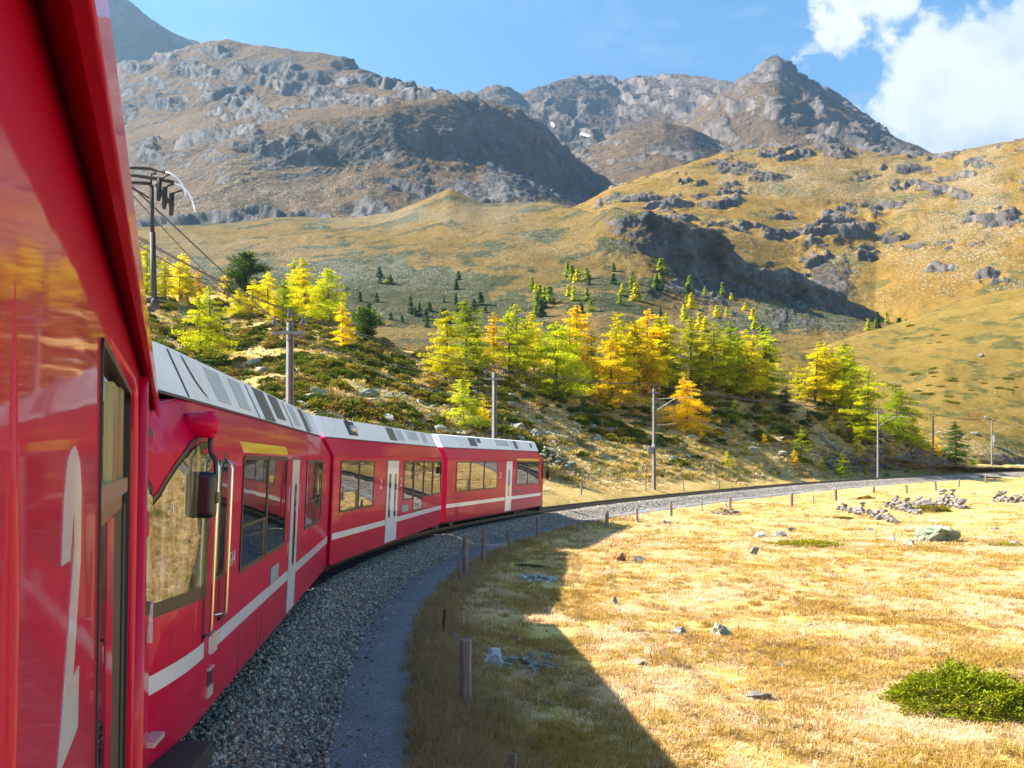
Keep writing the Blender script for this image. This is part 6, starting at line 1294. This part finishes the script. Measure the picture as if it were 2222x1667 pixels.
post(1584, 1078, 1104, 7, 'sunlit post above the low stone heap')
post(1718, 1071, 1100, 7, 'sunlit post below the gentle track curve')
post(1766, 1077, 1094, 3, 'thin leaning stick right of the post below the curve', lean=.1)
post(1813, 1062, 1088, 7, 'post left of the small yellow brown bush')
post(1896, 1056, 1072, 6, 'post right of the small yellow brown bush')
for (px, ty, by, w) in ((1967, 1053, 1071, 5), (2030, 1045, 1065, 5), (2081, 1039, 1058, 4), (2139, 1032, 1049, 4)): post(px, ty, by, w, 'distant small fence post beside the path at right')
for (px, ty, by, w) in ((1261, 1046, 1074, 4), (1401, 1046, 1066, 3), (1483, 1046, 1066, 3), (1561, 1044, 1064, 3)): post(px, ty, by, w, 'thin grey stake on the far side of the track', keys=('knoll',), group='stakes on the far side of the track')

# ================================================================== GRASS AND BALLAST STONES (stuff)
PROTO = bpy.data.collections.new('scatter_sources')
def scatter(name, pts, rots, scales, var, protos, cname):
    c = bpy.data.collections.new(cname)
    for i, me in enumerate(protos): c.objects.link(bpy.data.objects.new('%s_%02d' % (cname, i), me))
    me = bpy.data.meshes.new(name); me.vertices.add(len(pts)); me.vertices.foreach_set('co', np.asarray(pts, np.float32).ravel())
    fattr(me, 'rot', rots, 'FLOAT_VECTOR'); fattr(me, 'scl', scales); fattr(me, 'var', var, 'INT')
    o = obj(name, me); tag(o, kind='stuff')
    ng = bpy.data.node_groups.new(name, 'GeometryNodeTree'); ng.interface.new_socket(name='Geometry', in_out='INPUT', socket_type='NodeSocketGeometry'); ng.interface.new_socket(name='Geometry', in_out='OUTPUT', socket_type='NodeSocketGeometry')
    gi = ng.nodes.new('NodeGroupInput'); go = ng.nodes.new('NodeGroupOutput'); ip = ng.nodes.new('GeometryNodeInstanceOnPoints'); ci = ng.nodes.new('GeometryNodeCollectionInfo')
    ci.inputs['Collection'].default_value = c; ci.inputs['Separate Children'].default_value = True; ci.inputs['Reset Children'].default_value = True
    def na(nm, t):
        n = ng.nodes.new('GeometryNodeInputNamedAttribute'); n.data_type = t; n.inputs['Name'].default_value = nm; return n.outputs[0]
    ng.links.new(gi.outputs[0], ip.inputs['Points']); ng.links.new(ci.outputs[0], ip.inputs['Instance']); ip.inputs['Pick Instance'].default_value = True
    ng.links.new(na('var', 'INT'), ip.inputs['Instance Index']); ng.links.new(na('rot', 'FLOAT_VECTOR'), ip.inputs['Rotation']); ng.links.new(na('scl', 'FLOAT'), ip.inputs['Scale'])
    ng.links.new(ip.outputs[0], go.inputs[0]); m_ = o.modifiers.new('scatter', 'NODES'); m_.node_group = ng; return o
def tuft(seed, n, h, spread, lean, w, m):
    rs = np.random.default_rng(seed); V = []; Fq = []; T = []
    for i in range(n):
        a = rs.uniform(0, 6.283); r = spread*math.sqrt(rs.random()); bx, by = r*math.cos(a), r*math.sin(a); a2 = a+rs.normal()*.9; hh = h*rs.uniform(.45, 1.2); ln = lean*rs.uniform(.2, 1.5)
        dx, dy = math.cos(a2), math.sin(a2); sx, sy = -dy*w*.5, dx*w*.5; b = len(V)
        m1 = (bx+dx*ln*hh*.35, by+dy*ln*hh*.35, hh*.6); t1 = (bx+dx*ln*hh, by+dy*ln*hh, hh*(1-.25*ln))
        V += [(bx-sx, by-sy, -.02), (bx+sx, by+sy, -.02), (m1[0]+sx*.8, m1[1]+sy*.8, m1[2]), (m1[0]-sx*.8, m1[1]-sy*.8, m1[2]), (t1[0]+sx*.15, t1[1]+sy*.15, t1[2]), (t1[0]-sx*.15, t1[1]-sy*.15, t1[2])]
        Fq += [(b, b+1, b+2, b+3), (b+3, b+2, b+4, b+5)]; T += [.3+rs.normal()*.15]*2+[.5+rs.normal()*.15]*2+[.7]*2
    me = mesh_np('tuft', V, Fq, [m]); fattr(me, 'tint', np.clip(T, 0, 1)); return me
def sample_meadow(n, d0, d1, pxr, power, keep):
    d = d0*(d1/d0)**(RNG.random(n)**power); px = RNG.uniform(pxr[0], pxr[1], n); x = (px-CX)/F*d; z, s = meadow_z(x, d); k = keep(x, d, s); return np.stack([x, d, z-.01], 1)[k], s[k]
GM = [M['grass_green'], M['grass_green'], M['grass'], M['grass'], M['grass'], M['grass_pale'], M['grass_pale']]
def patch_var(p, n):
    v = fbm(np.column_stack([p[:, 0]/3.4, p[:, 1]/3.4, np.full(len(p), 9.0)]), 4)*2.6+RNG.normal(size=len(p))*.45+.5
    return np.clip((v*n).astype(int), 0, n-1)
TUF = [tuft(k, 46, .062 if k != 1 else .085, .15, 1.5, .008, GM[k]) for k in range(7)]
def dens_keep(lo):
    def f(x, y, s):
        nz = fbm(np.column_stack([x/2.6, y/2.6, np.full(len(x), 4.0)]), 3); return (s > 3.55) & (nz+RNG.normal(size=len(x))*.12 > lo)
    return f
pt_, s_ = sample_meadow(46000, 10.5, 48, (560, 2500), .95, dens_keep(-.14)); k = len(pt_)
scatter('meadow_grass', pt_, np.column_stack([RNG.normal(size=k)*.12, RNG.normal(size=k)*.12, RNG.uniform(0, 6.28, k)]), RNG.uniform(.6, 1.5, k)*np.interp(pt_[:, 1], [10, 30, 48], [.9, 1.2, 1.5]), patch_var(pt_, 7), TUF, 'grass_tuft')
TUF2 = [tuft(20+k, 26, .10, .42, 1.6, .026, GM[k+1]) for k in range(6)]
pt_, s_ = sample_meadow(30000, 42, 150, (1050, 2500), 1.0, dens_keep(-.05)); k = len(pt_)
scatter('far_meadow_grass', pt_, np.column_stack([RNG.normal(size=k)*.1, RNG.normal(size=k)*.1, RNG.uniform(0, 6.28, k)]), RNG.uniform(.6, 1.4, k), patch_var(pt_, 6), TUF2, 'far_tuft')
STR = [tuft(40+k, 34, .26, .14, .6, .007, M['straw']) for k in range(5)]
def verge(x, y, s): return (s > 3.45+.9*fbm(np.column_stack([x/1.1, y/1.1, np.full(len(x), 7.)]), 3)) & (s < 4.6+RNG.normal(size=len(x))*.25) & (RNG.random(len(x)) < np.interp(s, [3.4, 3.8, 4.6], [.3, 1, .3]))
pt_, s_ = sample_meadow(60000, 9.5, 60, (560, 1500), 1.2, verge); pt_ = pt_[:3000]; k = len(pt_)
scatter('verge_grass', pt_, np.column_stack([RNG.normal(size=k)*.15, RNG.normal(size=k)*.15, RNG.uniform(0, 6.28, k)]), RNG.uniform(.45, 1.15, k), RNG.integers(0, 5, k), STR, 'verge_tuft')
# heath plants on the knoll
HB = [tuft(60+k, 60, .28, .5, .9, .05, M['herb']) for k in range(5)]
pts = []
for _ in range(5500):
    px = rs2.uniform(60, 2110); py = rs2.uniform(650, 1040); h = ray(px, py, ('knoll',))
    if h is not None and h.y < 155: pts.append((h.x, h.y, h.z-.03))
pts = np.array(pts); k = len(pts)
scatter('heath_plants', pts, np.column_stack([RNG.normal(size=k)*.1, RNG.normal(size=k)*.1, RNG.uniform(0, 6.28, k)]), RNG.uniform(.5, 1.4, k), RNG.integers(0, 5, k), HB, 'heath_tuft')
pts = []
for _ in range(19000):
    px = rs2.uniform(60, 2110); py = rs2.uniform(650, 1062)
    if py < 950 and rs2.random() < .45: continue
    h = ray(px, py, ('knoll',))
    if h is not None and h.y < 158: pts.append((h.x, h.y, h.z-.03))
pts = np.array(pts); nz = fbm(np.column_stack([pts[:, 0]/7, pts[:, 1]/7, np.full(len(pts), 2.0)]), 3); pts = pts[(nz+RNG.normal(size=len(pts))*.1 > -.02)]; k = len(pts)
scatter('knoll_grass', pts, np.column_stack([RNG.normal(size=k)*.1, RNG.normal(size=k)*.1, RNG.uniform(0, 6.28, k)]), RNG.uniform(.8, 2.0, k), patch_var(pts, 6), TUF2, 'knoll_tuft')
CLM = [tuft(80+k, 60, .12, .13, .9, .010, M['grass_green'] if k < 3 else M['straw']) for k in range(5)]
pt_, s_ = sample_meadow(5200, 10.5, 75, (800, 2400), .9, lambda x, y, s: (s > 3.9) & (fbm(np.column_stack([x/4.5, y/4.5, np.full(len(x), 15.)]), 3)+RNG.normal(size=len(x))*.15 > .05)); k = len(pt_)
scatter('meadow_tussocks', pt_, np.column_stack([RNG.normal(size=k)*.1, RNG.normal(size=k)*.1, RNG.uniform(0, 6.28, k)]), RNG.uniform(.5, 1.5, k), RNG.integers(0, 5, k), CLM, 'tussock')
pt_, s_ = sample_meadow(2600, 11, 80, (900, 2400), .9, lambda x, y, s: (s > 4) & (fbm(np.column_stack([x/6, y/6, np.full(len(x), 5.)]), 3) > .02)); k = len(pt_)
scatter('meadow_pebbles', pt_, RNG.uniform(0, 6.28, (k, 3)), RNG.gamma(2.2, .028, k)+.03, RNG.integers(0, 8, k), S_ROCK, 'pebble')
COV = []
M['cover'] = leaf_mat('heath_cover', 'random', [(0.0, (0.07, 0.095, 0.014)), (0.3, (0.11, 0.14, 0.018)), (0.5, (0.17, 0.175, 0.02)), (0.7, (0.27, 0.22, 0.025)), (0.88, (0.22, 0.13, 0.04)), (1.0, (0.42, 0.30, 0.04))], tl=0.25)
for me in SHR:
    m2 = me.copy(); m2.materials.clear(); m2.materials.append(M['cover']); COV.append(m2)
pts = []
while len(pts) < 1750:
    px = rs2.uniform(60, 2050); py = rs2.uniform(652, 1000); h = ray(px, py, ('knoll',))
    if h is None or h.y > 155: continue
    if px > 1250 and py > 965: continue
    if float(fbm(np.array([[h.x/9, h.y/9, 6.0]]), 3)[0])+rs2.gauss(0, .08) < .02: continue
    pts.append((h.x, h.y, h.z-.04))
pts = np.array(pts); k = len(pts)
scatter('heath_cover', pts, np.column_stack([np.zeros(k), np.zeros(k), RNG.uniform(0, 6.28, k)]), RNG.uniform(.5, 1.7, k), RNG.integers(0, 5, k), COV, 'heath_mound')
KS = stones_of(M['lichen'], seed=3)
pts = []
while len(pts) < 5200:
    px = rs2.uniform(80, 2100); py = rs2.uniform(650, 1040)
    w = 1.0 if (620 < px < 1330 and 830 < py < 965) or (1700 < px < 2000 and py > 920) else .3
    if rs2.random() > w: continue
    h = ray(px, py, ('knoll',))
    if h is not None and h.y < 155: pts.append((h.x, h.y, h.z))
pts = np.array(pts); k = len(pts)
scatter('scree_stones', pts, RNG.uniform(0, 6.28, (k, 3)), RNG.gamma(3, .075, k)+.08, RNG.integers(0, 8, k), KS, 'scree_stone')
# ballast stones on the shoulder
BS = stones_of(M['ballast_stone'])
idn = np.where((TR[:, 1] > 6) & (TR[:, 1] < 62) & (np.arange(len(TR)) > np.argmin(abs(TR[:, 1]-5))))[0]
n = 40000; ii = RNG.choice(idn, n, p=None); s = RNG.uniform(1.05, 2.62, n)+(RNG.random(n) < .05)*RNG.uniform(0, .5, n); al = RNG.uniform(-.25, .25, n)
zz = np.interp(s, [1.05, 1.35, 1.6, 1.9, 2.2, 2.5, 2.75, 3.3], [-.17, -.17, -.21, -.33, -.44, -.53, -.53, -.53])
pts = np.column_stack([TR[ii, 0]+TN[ii, 0]*s+TT[ii, 0]*al, TR[ii, 1]+TN[ii, 1]*s+TT[ii, 1]*al, TR[ii, 2]+zz+.008])
scatter('ballast_stones', pts, RNG.uniform(0, 6.28, (n, 3)), RNG.uniform(.045, .105, n), RNG.integers(0, 8, n), BS, 'ballast_stone')
idf = np.where((TR[:, 1] > 60) & (TR[:, 1] < 170))[0]; n = 26000; ii = RNG.choice(idf, n); s = RNG.uniform(.75, 2.6, n); al = RNG.uniform(-.25, .25, n)
zz = np.interp(s, [.75, 1.35, 1.6, 1.9, 2.2, 2.5, 2.75], [-.17, -.17, -.21, -.33, -.44, -.53, -.56])
pts = np.column_stack([TR[ii, 0]+TN[ii, 0]*s+TT[ii, 0]*al, TR[ii, 1]+TN[ii, 1]*s+TT[ii, 1]*al, TR[ii, 2]+zz+.01])
scatter('far_ballast_stones', pts, RNG.uniform(0, 6.28, (n, 3)), RNG.uniform(.06, .12, n), RNG.integers(0, 8, n), BS, 'far_ballast_stone')
